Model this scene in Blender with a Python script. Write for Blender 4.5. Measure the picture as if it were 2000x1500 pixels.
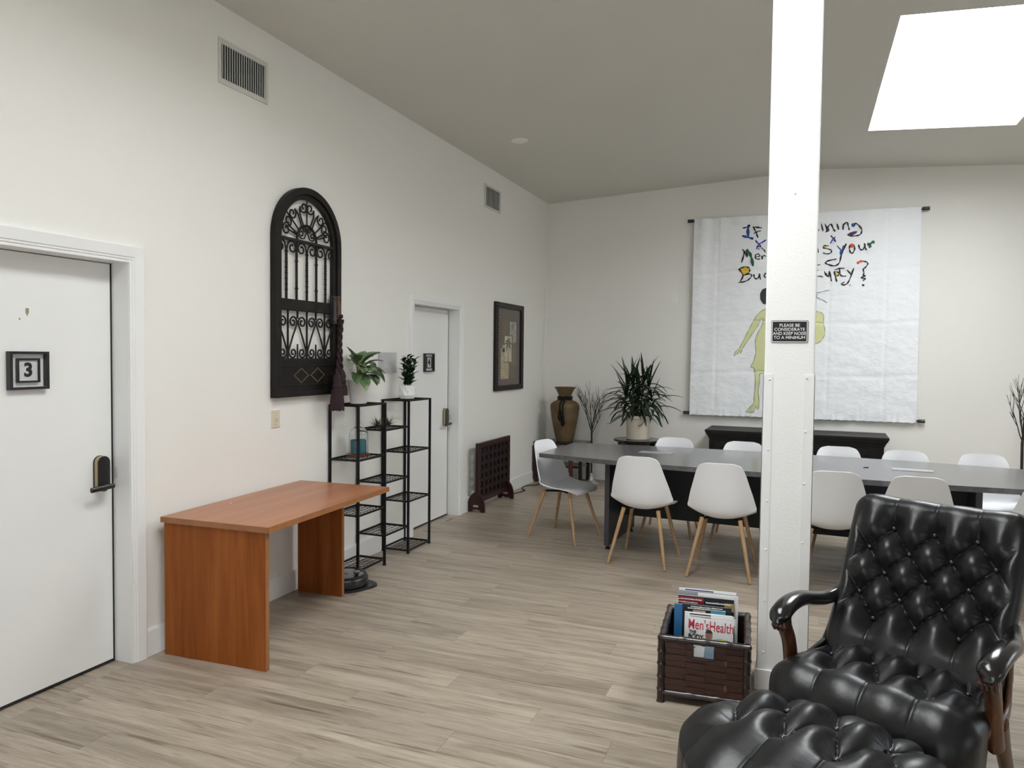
import bpy, bmesh, math, random
from mathutils import Vector, Matrix, Quaternion
from mathutils.geometry import tessellate_polygon
random.seed(7)
PI = math.pi
SC = bpy.context.scene
COL = SC.collection
for o in list(bpy.data.objects): bpy.data.objects.remove(o)

# ------------------------------------------------------------------ camera, world, light, exposure
XW, YB = -3.17, 9.37                 # left wall face, back wall face
XR, YF = 5.2, -3.6                   # right wall, front wall (behind the camera)
cam_d = bpy.data.cameras.new('camera'); cam = bpy.data.objects.new('camera', cam_d); COL.objects.link(cam)
cam_d.sensor_width = 36; cam_d.lens = 36*1451.35/2000; cam_d.clip_start = .05
yaw, pitch, roll = math.radians(21.356), math.radians(2.1992), math.radians(.6367)
fwd = Vector((-math.sin(yaw)*math.cos(pitch), math.cos(yaw)*math.cos(pitch), -math.sin(pitch)))
rgt = Vector((math.cos(yaw), math.sin(yaw), 0)); upv = rgt.cross(fwd)
r2 = rgt*math.cos(roll)+upv*math.sin(roll); u2 = upv*math.cos(roll)-rgt*math.sin(roll)
m = Matrix((r2, u2, -fwd)).transposed().to_4x4(); m.translation = (0, 0, 1.6)
cam.matrix_world = m
SC.camera = cam
w = bpy.data.worlds.new('sky'); SC.world = w; w.use_nodes = True
w.node_tree.nodes['Background'].inputs[0].default_value = (.62, .74, .95, 1)
w.node_tree.nodes['Background'].inputs[1].default_value = 1.0
SKY_E, SKY2_E, WIN_E, WINF_E = 15.0, 12.4, 2.7, 4.8     # skylight in view, skylight overhead, side windows, window behind the viewer
SC.view_settings.view_transform = 'Standard'; SC.view_settings.look = 'None'
SC.view_settings.gamma = 1; SC.view_settings.use_curve_mapping = False
SC.view_settings.exposure = 0.06
SC.cycles.max_bounces = 10; SC.cycles.diffuse_bounces = 6; SC.cycles.use_denoising = True
SC.cycles.sample_clamp_indirect = 6

# ------------------------------------------------------------------ materials
def nt(name):
    m = bpy.data.materials.new(name); m.use_nodes = True
    return m, m.node_tree.nodes, m.node_tree.links, m.node_tree.nodes['Principled BSDF']
def mat(name, col, rough=.5, metal=0, var=0, vscale=8, bump=0, bscale=60, bdist=.002, coat=0, stretch=(1,1,1), spec=.5, col2=None, trans=0, alpha=1, sheen=0):
    m, N, L, P = nt(name)
    P.inputs['Base Color'].default_value = (*col, 1); P.inputs['Roughness'].default_value = rough
    P.inputs['Metallic'].default_value = metal; P.inputs['Coat Weight'].default_value = coat
    P.inputs['Specular IOR Level'].default_value = spec
    P.inputs['Coat Roughness'].default_value = .12
    P.inputs['Transmission Weight'].default_value = trans
    P.inputs['Sheen Weight'].default_value = sheen
    tc = N.new('ShaderNodeTexCoord'); mp = N.new('ShaderNodeMapping'); mp.inputs['Scale'].default_value = stretch
    L.new(tc.outputs['Object'], mp.inputs[0])
    if var or col2:
        n = N.new('ShaderNodeTexNoise'); n.inputs['Scale'].default_value = vscale; n.inputs['Detail'].default_value = 5
        L.new(mp.outputs[0], n.inputs['Vector'])
        r = N.new('ShaderNodeValToRGB'); r.color_ramp.elements[0].position = .32; r.color_ramp.elements[1].position = .68
        a = col; b = col2 if col2 else tuple(max(0, c*(1-var)) for c in col)
        r.color_ramp.elements[0].color = (*b, 1); r.color_ramp.elements[1].color = (*a, 1)
        L.new(n.outputs[0], r.inputs[0]); L.new(r.outputs[0], P.inputs['Base Color'])
    if bump:
        n = N.new('ShaderNodeTexNoise'); n.inputs['Scale'].default_value = bscale; n.inputs['Detail'].default_value = 4
        L.new(mp.outputs[0], n.inputs['Vector'])
        b = N.new('ShaderNodeBump'); b.inputs['Strength'].default_value = bump; b.inputs['Distance'].default_value = bdist
        L.new(n.outputs[0], b.inputs['Height']); L.new(b.outputs[0], P.inputs['Normal'])
    return m
def wood(name, c1, c2, c3, stretch, scale=3, rough=.4, coat=0, rnd=0, bump=.05):
    """streaky grain: noise stretched along the grain, plus finer streaks, with a per-object shift"""
    m, N, L, P = nt(name)
    P.inputs['Roughness'].default_value = rough; P.inputs['Coat Weight'].default_value = coat; P.inputs['Coat Roughness'].default_value = .15
    tc = N.new('ShaderNodeTexCoord'); oi = N.new('ShaderNodeObjectInfo')
    mu = N.new('ShaderNodeVectorMath'); mu.operation = 'SCALE'; mu.inputs['Scale'].default_value = 37.0
    cb = N.new('ShaderNodeCombineXYZ')
    for i in range(3): L.new(oi.outputs['Random'], cb.inputs[i])
    L.new(cb.outputs[0], mu.inputs[0])
    ad = N.new('ShaderNodeVectorMath'); ad.operation = 'ADD'; L.new(tc.outputs['Object'], ad.inputs[0]); L.new(mu.outputs[0], ad.inputs[1])
    mp = N.new('ShaderNodeMapping'); mp.inputs['Scale'].default_value = stretch; L.new(ad.outputs[0], mp.inputs[0])
    n = N.new('ShaderNodeTexNoise'); n.inputs['Scale'].default_value = scale; n.inputs['Detail'].default_value = 6; n.inputs['Distortion'].default_value = .6
    n.inputs['Roughness'].default_value = .6
    L.new(mp.outputs[0], n.inputs['Vector'])
    r = N.new('ShaderNodeValToRGB'); e = r.color_ramp.elements; e[0].position = .28; e[0].color = (*c1, 1); e[1].position = .72; e[1].color = (*c3, 1)
    k = e.new(.5); k.color = (*c2, 1)
    L.new(n.outputs[0], r.inputs[0])
    n2 = N.new('ShaderNodeTexNoise'); n2.inputs['Scale'].default_value = scale*7; n2.inputs['Detail'].default_value = 3; L.new(mp.outputs[0], n2.inputs['Vector'])
    mr = N.new('ShaderNodeMapRange'); mr.inputs[3].default_value = .82; mr.inputs[4].default_value = 1.14; L.new(n2.outputs[0], mr.inputs[0])
    hs = N.new('ShaderNodeHueSaturation'); L.new(r.outputs[0], hs.inputs['Color'])
    if rnd:
        m2 = N.new('ShaderNodeMapRange'); m2.inputs[3].default_value = 1-rnd; m2.inputs[4].default_value = 1+rnd; L.new(oi.outputs['Random'], m2.inputs[0])
        mm = N.new('ShaderNodeMath'); mm.operation = 'MULTIPLY'; L.new(mr.outputs[0], mm.inputs[0]); L.new(m2.outputs[0], mm.inputs[1]); L.new(mm.outputs[0], hs.inputs['Value'])
    else: L.new(mr.outputs[0], hs.inputs['Value'])
    L.new(hs.outputs[0], P.inputs['Base Color'])
    if bump:
        b = N.new('ShaderNodeBump'); b.inputs['Strength'].default_value = bump; b.inputs['Distance'].default_value = .002
        L.new(n2.outputs[0], b.inputs['Height']); L.new(b.outputs[0], P.inputs['Normal'])
    return m
def emit(name, col, s):
    m, N, L, P = nt(name); P.inputs['Base Color'].default_value = (.8, .8, .8, 1)
    P.inputs['Emission Color'].default_value = (*col, 1); P.inputs['Emission Strength'].default_value = s
    return m

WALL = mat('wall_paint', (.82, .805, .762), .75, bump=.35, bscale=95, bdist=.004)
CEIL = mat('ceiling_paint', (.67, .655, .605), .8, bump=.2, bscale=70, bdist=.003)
TRIM = mat('trim_paint', (.83, .83, .82), .42, bump=.05, bscale=40)
COLP = mat('column_paint', (.87, .87, .855), .75, bump=.35, bscale=95, bdist=.004)
DOORP = mat('door_paint', (.84, .84, .825), .45, var=.03, vscale=2, bump=.05, bscale=30)
GAP = mat('shadow_gap_seal', (.012, .012, .012), .8)  # black standing in for the shade in the door gaps
def plank_mat():
    m, N, L, P = nt('greige_vinyl_plank'); P.inputs['Roughness'].default_value = .42
    tc = N.new('ShaderNodeTexCoord'); oi = N.new('ShaderNodeObjectInfo')
    cb = N.new('ShaderNodeCombineXYZ')
    for i, k in enumerate((53., 31., 17.)):
        q = N.new('ShaderNodeMath'); q.operation = 'MULTIPLY'; q.inputs[1].default_value = k; L.new(oi.outputs['Random'], q.inputs[0]); L.new(q.outputs[0], cb.inputs[i])
    ad = N.new('ShaderNodeVectorMath'); ad.operation = 'ADD'; L.new(tc.outputs['Object'], ad.inputs[0]); L.new(cb.outputs[0], ad.inputs[1])
    def noise(st, sc, det, dist, rough=.6):
        mp = N.new('ShaderNodeMapping'); mp.inputs['Scale'].default_value = st; L.new(ad.outputs[0], mp.inputs[0])
        n = N.new('ShaderNodeTexNoise'); n.inputs['Scale'].default_value = sc; n.inputs['Detail'].default_value = det; n.inputs['Distortion'].default_value = dist; n.inputs['Roughness'].default_value = rough
        L.new(mp.outputs[0], n.inputs['Vector']); return n
    def ramp(src, stops):
        r = N.new('ShaderNodeValToRGB'); e = r.color_ramp.elements
        e[0].position, e[0].color = stops[0][0], (*stops[0][1], 1); e[1].position, e[1].color = stops[-1][0], (*stops[-1][1], 1)
        for p, c in stops[1:-1]: k = e.new(p); k.color = (*c, 1)
        L.new(src, r.inputs[0]); return r
    def mul(a_, b_, f=1):
        x = N.new('ShaderNodeMix'); x.data_type = 'RGBA'; x.blend_type = 'MULTIPLY'; x.inputs[0].default_value = f; L.new(a_, x.inputs[6]); L.new(b_, x.inputs[7]); return x.outputs[2]
    g = lambda v: (v, v, v)
    base = ramp(noise((1.0, 11, 1), 1.6, 6, .45).outputs[0], [(.30, (.24, .192, .145)), (.5, (.35, .293, .23)), (.70, (.435, .373, .30))])
    fine = ramp(noise((5, 120, 1), 1.5, 4, .3, .7).outputs[0], [(.25, g(.64)), (.5, g(1.0)), (.75, g(1.16))])
    crack = ramp(noise((1.5, 34, 1), 1.2, 4, .9, .55).outputs[0], [(.33, (.46, .40, .34)), (.40, g(.92)), (.47, g(1.0))])
    knot = ramp(noise((3.2, 9, 1), 1.0, 1, .3).outputs[0], [(.20, (.55, .48, .42)), (.27, g(1.0)), (.4, g(1.0))])
    c = mul(mul(mul(base.outputs[0], fine.outputs[0]), crack.outputs[0], .85), knot.outputs[0], .8)
    hs = N.new('ShaderNodeHueSaturation'); mr = N.new('ShaderNodeMapRange'); mr.inputs[3].default_value = .90; mr.inputs[4].default_value = 1.08
    L.new(oi.outputs['Random'], mr.inputs[0]); L.new(mr.outputs[0], hs.inputs['Value']); L.new(c, hs.inputs['Color']); L.new(hs.outputs[0], P.inputs['Base Color'])
    bp_ = N.new('ShaderNodeBump'); bp_.inputs['Strength'].default_value = .08; bp_.inputs['Distance'].default_value = .001; L.new(fine.outputs[0], bp_.inputs['Height']); L.new(bp_.outputs[0], P.inputs['Normal'])
    return m
PLANK = plank_mat()
SLAB = mat('floor_underlay', (.10, .08, .065), .8)
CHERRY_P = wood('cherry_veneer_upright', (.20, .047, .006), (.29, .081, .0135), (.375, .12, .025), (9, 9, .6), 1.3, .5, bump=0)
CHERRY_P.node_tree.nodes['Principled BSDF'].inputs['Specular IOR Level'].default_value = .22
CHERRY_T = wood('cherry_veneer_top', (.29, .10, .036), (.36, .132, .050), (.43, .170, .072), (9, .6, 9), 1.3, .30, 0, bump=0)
EDGE = mat('cherry_edge_band', (.36, .15, .055), .35, var=.2, vscale=20)
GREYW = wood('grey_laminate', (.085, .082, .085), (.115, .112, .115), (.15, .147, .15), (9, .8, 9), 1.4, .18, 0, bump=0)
GREYD = wood('grey_laminate_upright', (.028, .028, .030), (.036, .036, .040), (.05, .05, .054), (9, 9, .8), 1.4, .5)  # table laminate for uprights, darkened to carry the under-table shade
LEATHER = mat('black_leather', (.0045, .0045, .0055), .36, var=.3, vscale=30, bump=.22, bscale=42, bdist=.0035, coat=.0, spec=.45)
LEATHER2 = mat('black_leather_panel', (.007, .007, .008), .42, bump=.12, bscale=220, bdist=.0006)
STUD = mat('leather_button', (.02, .02, .022), .22, coat=.5)
DKWOOD = mat('black_lacquered_wood', (.008, .007, .007), .2, coat=.25)
BRWOOD = wood('brown_walnut', (.028, .010, .005), (.075, .026, .010), (.15, .055, .018), (8, 8, 1), 3, .32, .3)
WHITEP = mat('white_plastic', (.85, .855, .87), .38, bump=.02, bscale=200)
OAK = wood('oak_look_leg', (.36, .21, .10), (.46, .285, .145), (.54, .35, .19), (12, 12, 1), 3, .45)
BLKMET = mat('black_powder_coat', (.006, .006, .0065), .5, spec=.25, bump=.05, bscale=120)
IRON = mat('wrought_iron', (.012, .010, .009), .55, .0, spec=.35, var=.5, vscale=30, bump=.2, bscale=80)
GATEW = mat('dark_carved_wood', (.011, .0075, .0055), .55, spec=.3, var=.55, vscale=9, bump=.3, bscale=50, stretch=(3, 3, 1))
BRASS = mat('aged_brass', (.35, .26, .14), .4, .8)
GOLD = mat('lock_gold', (.42, .34, .20), .35, .7)
BLKPL = mat('black_plastic', (.010, .010, .012), .3, coat=.2)
ROPE = mat('plum_cord', (.035, .014, .020), .85, var=.5, vscale=60, bump=.6, bscale=160, stretch=(1, 1, .15))
REDW = mat('mahogany_red', (.034, .005, .006), .4, spec=.35, var=.5, vscale=14, bump=.08, coat=.15, stretch=(4, 4, 1))
REDD = mat('mahogany_dark', (.014, .0035, .0045), .45, var=.5, vscale=14, spec=.3)
ESPR = mat('espresso_wood', (.007, .005, .0045), .42, spec=.35, var=.4, vscale=10, bump=.08, stretch=(1, 5, 5))
CLAY = mat('brown_clay', (.165, .105, .048), .7, var=.45, vscale=7, bump=.4, bscale=50, bdist=.004)
CLAYR = mat('brown_clay_rim', (.17, .10, .05), .65, var=.5, vscale=16, bump=.3)
CROCK = mat('cream_crock', (.62, .57, .46), .4, var=.08, vscale=3, coat=.2)
SOIL = mat('soil', (.03, .022, .015), .95, bump=.8, bscale=60, bdist=.01)
POTW = mat('white_ceramic', (.80, .80, .79), .45)
LEAFD = mat('dark_strap_leaf', (.012, .030, .012), .38, var=.4, vscale=14)
LEAFA = mat('silver_green_leaf', (.16, .24, .10), .38, col2=(.035, .085, .025), vscale=22, stretch=(1, 1, 1))
LEAFZ = mat('glossy_green_leaf', (.018, .050, .016), .25, var=.3, vscale=12, coat=.3)
STEMR = mat('plant_stem', (.16, .13, .05), .6)
AIRP = mat('air_plant', (.10, .055, .03), .7, var=.6, vscale=30, col2=(.035, .05, .02))
TWIG = mat('dark_twig', (.035, .024, .022), .7, var=.4, vscale=40)
FOIL = mat('crumpled_silver_foil', (.55, .55, .53), .35, .6, bump=.8, bscale=30, bdist=.01)
TEAL = mat('teal_wax', (.012, .20, .27), .45, var=.4, vscale=12, stretch=(1, 1, 3))
ALMOND = mat('almond_plate', (.66, .60, .46), .4)
FABRIC = mat('white_banner_cloth', (.87, .885, .91), .85, bump=.8, bscale=7, bdist=.02, stretch=(1, 1, 1.3), sheen=.1)
PAPER = mat('white_paper', (.82, .82, .81), .5)
STEEL = mat('dark_backing', (.02, .02, .02), .7)
VENTP = mat('vent_paint', (.62, .61, .57), .5)
SLATM = mat('vent_slat', (.78, .77, .74), .5)
SILVER = mat('silver_print', (.65, .65, .66), .35, .3)
BAMB = mat('dark_bamboo', (.022, .009, .006), .3, var=.5, vscale=18, coat=.4, bump=.15, bscale=30)
WEAVE = mat('woven_brown_strip', (.065, .019, .010), .38, var=.55, vscale=16, coat=.2, bump=.1, stretch=(1, 6, 6))
WEAVEL = mat('light_split_strip', (.16, .085, .045), .5, var=.3)
SKYPANE = emit('skylight_diffuser_glow', (.93, .97, 1.0), SKY_E)
WINPANE = emit('daylit_window_glow', (.80, .90, 1.0), WIN_E)
SKYPANE2 = emit('overhead_diffuser_glow', (.95, .98, 1.0), SKY2_E); WINPANEF = emit('daylit_front_window_glow', (.86, .93, 1.0), WINF_E)
CORDW = mat('white_cord', (.72, .71, .69), .5)
CORDK = mat('black_cord', (.007, .007, .007), .7, spec=.2)
MATB = mat('taupe_mat_board', (.115, .085, .070), .8)
TAN = mat('tan_print', (.52, .44, .28), .8, var=.35, vscale=25)
PALE = mat('pale_print', (.70, .69, .60), .8, var=.5, vscale=30)
BROWNP = mat('brown_print', (.16, .12, .075), .8, var=.3, vscale=20)
FRAMEW = mat('carved_frame', (.014, .006, .006), .42, spec=.35, var=.5, vscale=30, bump=.5, bscale=40, bdist=.006)
def glass():
    m, N, L, P = nt('clear_glass'); P.inputs['Transmission Weight'].default_value = 1; P.inputs['Roughness'].default_value = 0; P.inputs['IOR'].default_value = 1.45
    P.inputs['Base Color'].default_value = (.96, .98, .98, 1); return m
GLASS = glass()
def thin_glass():
    m, N, L, P = nt('thin_clear_pane'); out = N['Material Output']
    t = N.new('ShaderNodeBsdfTransparent'); g = N.new('ShaderNodeBsdfGlossy'); g.inputs['Roughness'].default_value = .02; mx = N.new('ShaderNodeMixShader'); lw = N.new('ShaderNodeLayerWeight'); lw.inputs[0].default_value = .5
    pw = N.new('ShaderNodeMath'); pw.operation = 'POWER'; pw.inputs[1].default_value = 5; L.new(lw.outputs['Facing'], pw.inputs[0]); ml = N.new('ShaderNodeMath'); ml.operation = 'MULTIPLY_ADD'; ml.inputs[1].default_value = .5; ml.inputs[2].default_value = .03; L.new(pw.outputs[0], ml.inputs[0])
    L.new(ml.outputs[0], mx.inputs[0]); L.new(t.outputs[0], mx.inputs[1]); L.new(g.outputs[0], mx.inputs[2]); L.new(mx.outputs[0], out.inputs['Surface']); return m
PANE = thin_glass()
INK = {k: mat('paint_'+k, c, .7) for k, c in dict(black=(.008, .008, .010), blue=(.012, .075, .30), green=(.010, .11, .045), yellow=(.75, .50, .02),
       purple=(.085, .020, .090), red=(.70, .085, .03), olive=(.22, .25, .13), navy=(.02, .03, .28), pale=(.66, .68, .36), charcoal=(.035, .035, .04)).items()}

# ------------------------------------------------------------------ mesh helpers
class MB:
    def __init__(s): s.v = []; s.f = []
    def add(s, vs, fs):
        n = len(s.v); s.v += [Vector(p) for p in vs]; s.f += [tuple(i+n for i in f) for f in fs]; return s
    def box(s, x0, x1, y0, y1, z0, z1, M=None):
        vs = [Vector(p) for p in ((x0,y0,z0),(x1,y0,z0),(x1,y1,z0),(x0,y1,z0),(x0,y0,z1),(x1,y0,z1),(x1,y1,z1),(x0,y1,z1))]
        if M: vs = [M @ p for p in vs]
        return s.add(vs, [(0,3,2,1),(4,5,6,7),(0,1,5,4),(1,2,6,5),(2,3,7,6),(3,0,4,7)])
    def sweep(s, pts, rad, n=10, up=(0,0,1), cap=True, closed=False):
        """tube through pts; rad: number, list of numbers or list of (a,b)"""
        pts = [Vector(p) for p in pts]; k = len(pts); base = len(s.v); ref = Vector(up)
        for i, p in enumerate(pts):
            if closed: t = pts[(i+1) % k]-pts[i-1]
            else: t = pts[min(i+1, k-1)]-pts[max(i-1, 0)]
            if t.length < 1e-9: t = Vector((0,0,1))
            t.normalize()
            a = ref-t*ref.dot(t)
            if a.length < 1e-3: a = Vector((1,0,0))-t*t.x
            if a.length < 1e-3: a = Vector((0,1,0))-t*t.y
            a.normalize(); b = t.cross(a)
            r = rad[i] if isinstance(rad, (list, tuple)) else rad
            ra, rb = r if isinstance(r, (list, tuple)) else (r, r)
            for j in range(n):
                q = 2*PI*j/n; s.v.append(p+a*(ra*math.cos(q))+b*(rb*math.sin(q)))
        for i in range(k if closed else k-1):
            i2 = (i+1) % k
            for j in range(n):
                j2 = (j+1) % n; s.f.append((base+i*n+j, base+i*n+j2, base+i2*n+j2, base+i2*n+j))
        if cap and not closed:
            s.f.append(tuple(base+j for j in reversed(range(n)))); s.f.append(tuple(base+(k-1)*n+j for j in range(n)))
        return s
    def lathe(s, prof, c=(0,0,0), n=32, cap=True):
        base = len(s.v)
        for r, z in prof:
            for j in range(n):
                q = 2*PI*j/n; s.v.append(Vector((c[0]+r*math.cos(q), c[1]+r*math.sin(q), c[2]+z)))
        for i in range(len(prof)-1):
            for j in range(n):
                j2 = (j+1) % n; s.f.append((base+i*n+j, base+i*n+j2, base+(i+1)*n+j2, base+(i+1)*n+j))
        if cap:
            s.f.append(tuple(base+j for j in reversed(range(n)))); s.f.append(tuple(base+(len(prof)-1)*n+j for j in range(n)))
        return s
    def prism(s, poly, d0, d1, axis='z'):
        """extrude a 2D polygon along an axis; poly in the other two coordinates (xy, xz for y, yz for x)"""
        def P(a, b, d): return {'z': (a,b,d), 'y': (a,d,b), 'x': (d,a,b)}[axis]
        n = len(poly); b = len(s.v)
        s.v += [Vector(P(x,y,d0)) for x,y in poly]+[Vector(P(x,y,d1)) for x,y in poly]
        tri = tessellate_polygon([[Vector((x,y,0)) for x,y in poly]])
        for t in tri: s.f.append(tuple(b+i for i in t)); s.f.append(tuple(b+n+i for i in reversed(t)))
        for i in range(n): j = (i+1) % n; s.f.append((b+i, b+j, b+n+j, b+n+i))
        return s
    def ball(s, c, r, n=10, sc=(1,1,1)):
        pr = [(max(.001, math.sin(PI*i/n))*r, -math.cos(PI*i/n)*r) for i in range(n+1)]
        b = len(s.v); s.lathe(pr, (0,0,0), n*2)
        for i in range(b, len(s.v)): q = s.v[i]; s.v[i] = Vector((q.x*sc[0]+c[0], q.y*sc[1]+c[1], q.z*sc[2]+c[2]))
        return s
    def mesh(s, name, m, smooth=False, bevel=0, angle=38):
        me = bpy.data.meshes.new(name); me.from_pydata([tuple(p) for p in s.v], [], s.f)
        bm = bmesh.new(); bm.from_mesh(me)
        bmesh.ops.recalc_face_normals(bm, faces=bm.faces)
        if bevel:
            es = [e for e in bm.edges if len(e.link_faces) == 2 and e.calc_face_angle(0) > .6]
            bmesh.ops.bevel(bm, geom=es, offset=bevel, segments=2, affect='EDGES', profile=.6, clamp_overlap=True)
        bm.to_mesh(me); bm.free()
        if smooth:
            for p in me.polygons: p.use_smooth = True
            me.set_sharp_from_angle(angle=math.radians(angle))
        me.materials.append(m); return me
    def build(s, name, m, parent=None, smooth=False, bevel=0, angle=38, **kw):
        return link(name, s.mesh(name, m, smooth, bevel, angle), parent, **kw)
def link(name, me, parent=None, loc=None, rot=None, label=None, cat=None, kind=None, group=None):
    o = bpy.data.objects.new(name, me); COL.objects.link(o)
    if parent: o.parent = parent
    if loc: o.location = loc
    if rot: o.rotation_euler = rot
    if label: o['label'] = label
    if cat: o['category'] = cat
    if kind: o['kind'] = kind
    if group: o['group'] = group
    return o
def thing(name, label, cat, loc=(0,0,0), rz=0, group=None):
    return link(name, None, None, loc, (0,0,rz), label, cat, None, group)
def copy_tree(o, parent=None):
    c = o.copy(); COL.objects.link(c)
    if parent: c.parent = parent
    for ch in list(o.children): copy_tree(ch, c)
    return c
def text(name, body, size, m, parent, loc, rot, sx=1, align='CENTER', bold=0, label=None, depth=.0004):
    cu = bpy.data.curves.new(name+'_curve', 'FONT'); cu.body = body; cu.size = size; cu.align_x = align; cu.align_y = 'CENTER'; cu.extrude = depth; cu.offset = bold
    t = bpy.data.objects.new(name, cu); COL.objects.link(t); dg = bpy.context.evaluated_depsgraph_get()
    me = bpy.data.meshes.new_from_object(t.evaluated_get(dg)); bpy.data.objects.remove(t)
    for v in me.vertices: v.co.x *= sx
    me.materials.clear(); me.materials.append(m)
    return link(name, me, parent, loc, rot, label)
def arc(c, r, a0, a1, n, f=lambda a, b: (a, b)):
    return [f(c[0]+r*math.cos(a0+(a1-a0)*i/n), c[1]+r*math.sin(a0+(a1-a0)*i/n)) for i in range(n+1)]
def smooth_path(pts, k=6):
    """Catmull-Rom through points"""
    P = [Vector(p) for p in pts]; out = []
    for i in range(len(P)-1):
        a, b, c, d = P[max(i-1,0)], P[i], P[i+1], P[min(i+2, len(P)-1)]
        for j in range(k):
            t = j/k; out.append(.5*((2*b)+(c-a)*t+(2*a-5*b+4*c-d)*t*t+(3*b-a-3*c+d)*t**3))
    out.append(P[-1]); return out
def sstep(x, a, b):
    t = min(1, max(0, (x-a)/(b-a))); return t*t*(3-2*t)
def lerp(a, b, t): return a+(b-a)*t

# ------------------------------------------------------------------ the room
def zceil(x): return 3.60+.0578*(x+3.17) if x <= .12 else 3.79-.054*(x-.12)
def structure(name, mb, m, label=None, **kw):
    return mb.build(name, m, None, kind='structure', label=label, **kw)
# floor: underlay, then planks laid across the room (long side along x)
floor = structure('floor', MB().box(XW-.17, XR+.1, YF-.1, YB+.1, -.06, -.001*0-.005), SLAB, 'greige wood-look plank floor running across the whole room')
PW, PL = .178, 1.22
cache = {}
def plank_mesh(L):
    k = round(L, 3)
    if k not in cache:
        cache[k] = MB().box(0, L-.0008, 0, PW-.0008, -.005, 0).mesh('plank', PLANK, bevel=.0005)
    return cache[k]
rest = MB(); offs = 0
row = 0; y = YF
nplank = 0
while y < YB-.001:
    offs = (offs+.37+random.choice((0, .12, .21))) % PL
    x = XW-offs
    while x < XR:
        x0, x1 = max(x, XW), min(x+PL, XR)
        if x1-x0 > .02:
            # in sight of the camera?
            cx, cy = (x0+x1)/2, y+PW/2
            seen = cy > 1.55 and cx > -3.3 and (cx < .235*cy+.6)
            if seen and y+PW <= YB+.01:
                L = round((x1-x0)/.05)*.05 if False else x1-x0
                link('plank', plank_mesh(L), floor, (x0, y, 0)); nplank += 1
            else: rest.box(x0, x1-.0016, y, min(y+PW, YB)-.0016, -.005, 0)
        x += PL
    y += PW; row += 1
o = rest.build('outer_planks', PLANK, floor); o['kind'] = 'stuff'
# left wall with two door openings
D1 = (1.88, 2.79, 2.045); D2 = (5.735, 6.645, 2.045)
wl = MB(); T = .16
yc = YF-.1
for d in (D1, D2):
    wl.box(XW-T, XW, yc, d[0], 0, 3.62); wl.box(XW-T, XW, d[0], d[1], d[2], 3.62); yc = d[1]
wl.box(XW-T, XW, yc, YB+.1, 0, 3.62)
structure('wall_left', wl, WALL, 'white textured left wall with two white doors')
gable = [(XW, 0), (XR, 0), (XR, zceil(XR)+.02), (.12, zceil(.12)+.02), (XW, zceil(XW)+.02)]
structure('wall_back', MB().prism(gable, YB, YB+.12, 'y'), WALL, 'white back wall behind the banner, under the low gable')
# front wall (behind the camera) and right wall carry windows
def holed(axis, c, a0, a1, ztop, holes, sgn):
    mb = MB(); a = a0
    def bx(p, q, z0, z1):
        if axis == 'x': mb.box(min(c, c+sgn*.14), max(c, c+sgn*.14), p, q, z0, z1)
        else: mb.box(p, q, min(c, c+sgn*.14), max(c, c+sgn*.14), z0, z1)
    for h0, h1, z0, z1 in holes:
        bx(a, h0, 0, ztop); bx(h0, h1, 0, z0); bx(h0, h1, z1, ztop); a = h1
    bx(a, a1, 0, ztop); return mb
RH = [(-1.6, .6, .9, 2.3), (4.6, 6.9, .9, 2.3)]
FH = [(-1.6, 1.2, .85, 2.35)]
structure('wall_right', holed('x', XR, YF-.1, YB+.1, 3.6, RH, 1), WALL, 'white right wall outside the picture')
structure('wall_front', holed('y', YF, XW-.1, XR+.1, 3.85, FH, -1), WALL, 'white wall behind the viewer')
def window(n, axis, c, h, sgn):
    a0, a1, z0, z1 = h; am = (a0+a1)/2
    def B(mb, p, q, za, zb, d0, d1):
        lo, hi = sorted((c+sgn*d0, c+sgn*d1))
        return mb.box(lo, hi, p, q, za, zb) if axis == 'x' else mb.box(p, q, lo, hi, za, zb)
    fr = MB()
    for p, q, za, zb in ((a0, a0+.05, z0, z1), (a1-.05, a1, z0, z1), (a0+.05, a1-.05, z0, z0+.05), (a0+.05, a1-.05, z1-.05, z1), (am-.025, am+.025, z0+.05, z1-.05)): B(fr, p, q, za, zb, .03, .09)
    w_ = fr.build('window_%d' % n, TRIM, None, kind='structure', label='white framed window letting in daylight')
    for p, q in ((a0+.05, am-.025), (am+.025, a1-.05)): B(MB(), p, q, z0+.05, z1-.05, .06, .066).build('window_pane', WINPANEF if axis == 'y' else WINPANE, w_)
window(3, 'x', XR, RH[0], 1); window(4, 'x', XR, RH[1], 1); window(5, 'y', YF, FH[0], -1)
# ceiling: two slopes with skylight wells
SKY = [(.52, 1.72, 5.33, 7.88), (-1.50, -.30, 1.00, 3.55)]
cl = MB()
def slab(x0, x1, y0, y1):
    za, zb = zceil(x0), zceil(x1)
    cl.add([(x0,y0,za),(x1,y0,zb),(x1,y1,zb),(x0,y1,za),(x0,y0,za+.12),(x1,y0,zb+.12),(x1,y1,zb+.12),(x0,y1,za+.12)], [(0,3,2,1),(4,5,6,7),(0,1,5,4),(1,2,6,5),(2,3,7,6),(3,0,4,7)])
slab(XW-.14, -1.50, YF-.1, YB+.1); slab(-.30, .12, YF-.1, YB+.1); slab(.12, .52, YF-.1, YB+.1); slab(1.72, XR+.12, YF-.1, YB+.1)
slab(-1.50, -.30, YF-.1, 1.00); slab(-1.50, -.30, 3.55, YB+.1); slab(.52, 1.72, YF-.1, 5.33); slab(.52, 1.72, 7.88, YB+.1)
structure('ceiling', cl, CEIL, 'plain off-white ceiling sloping gently from a ridge')
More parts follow.
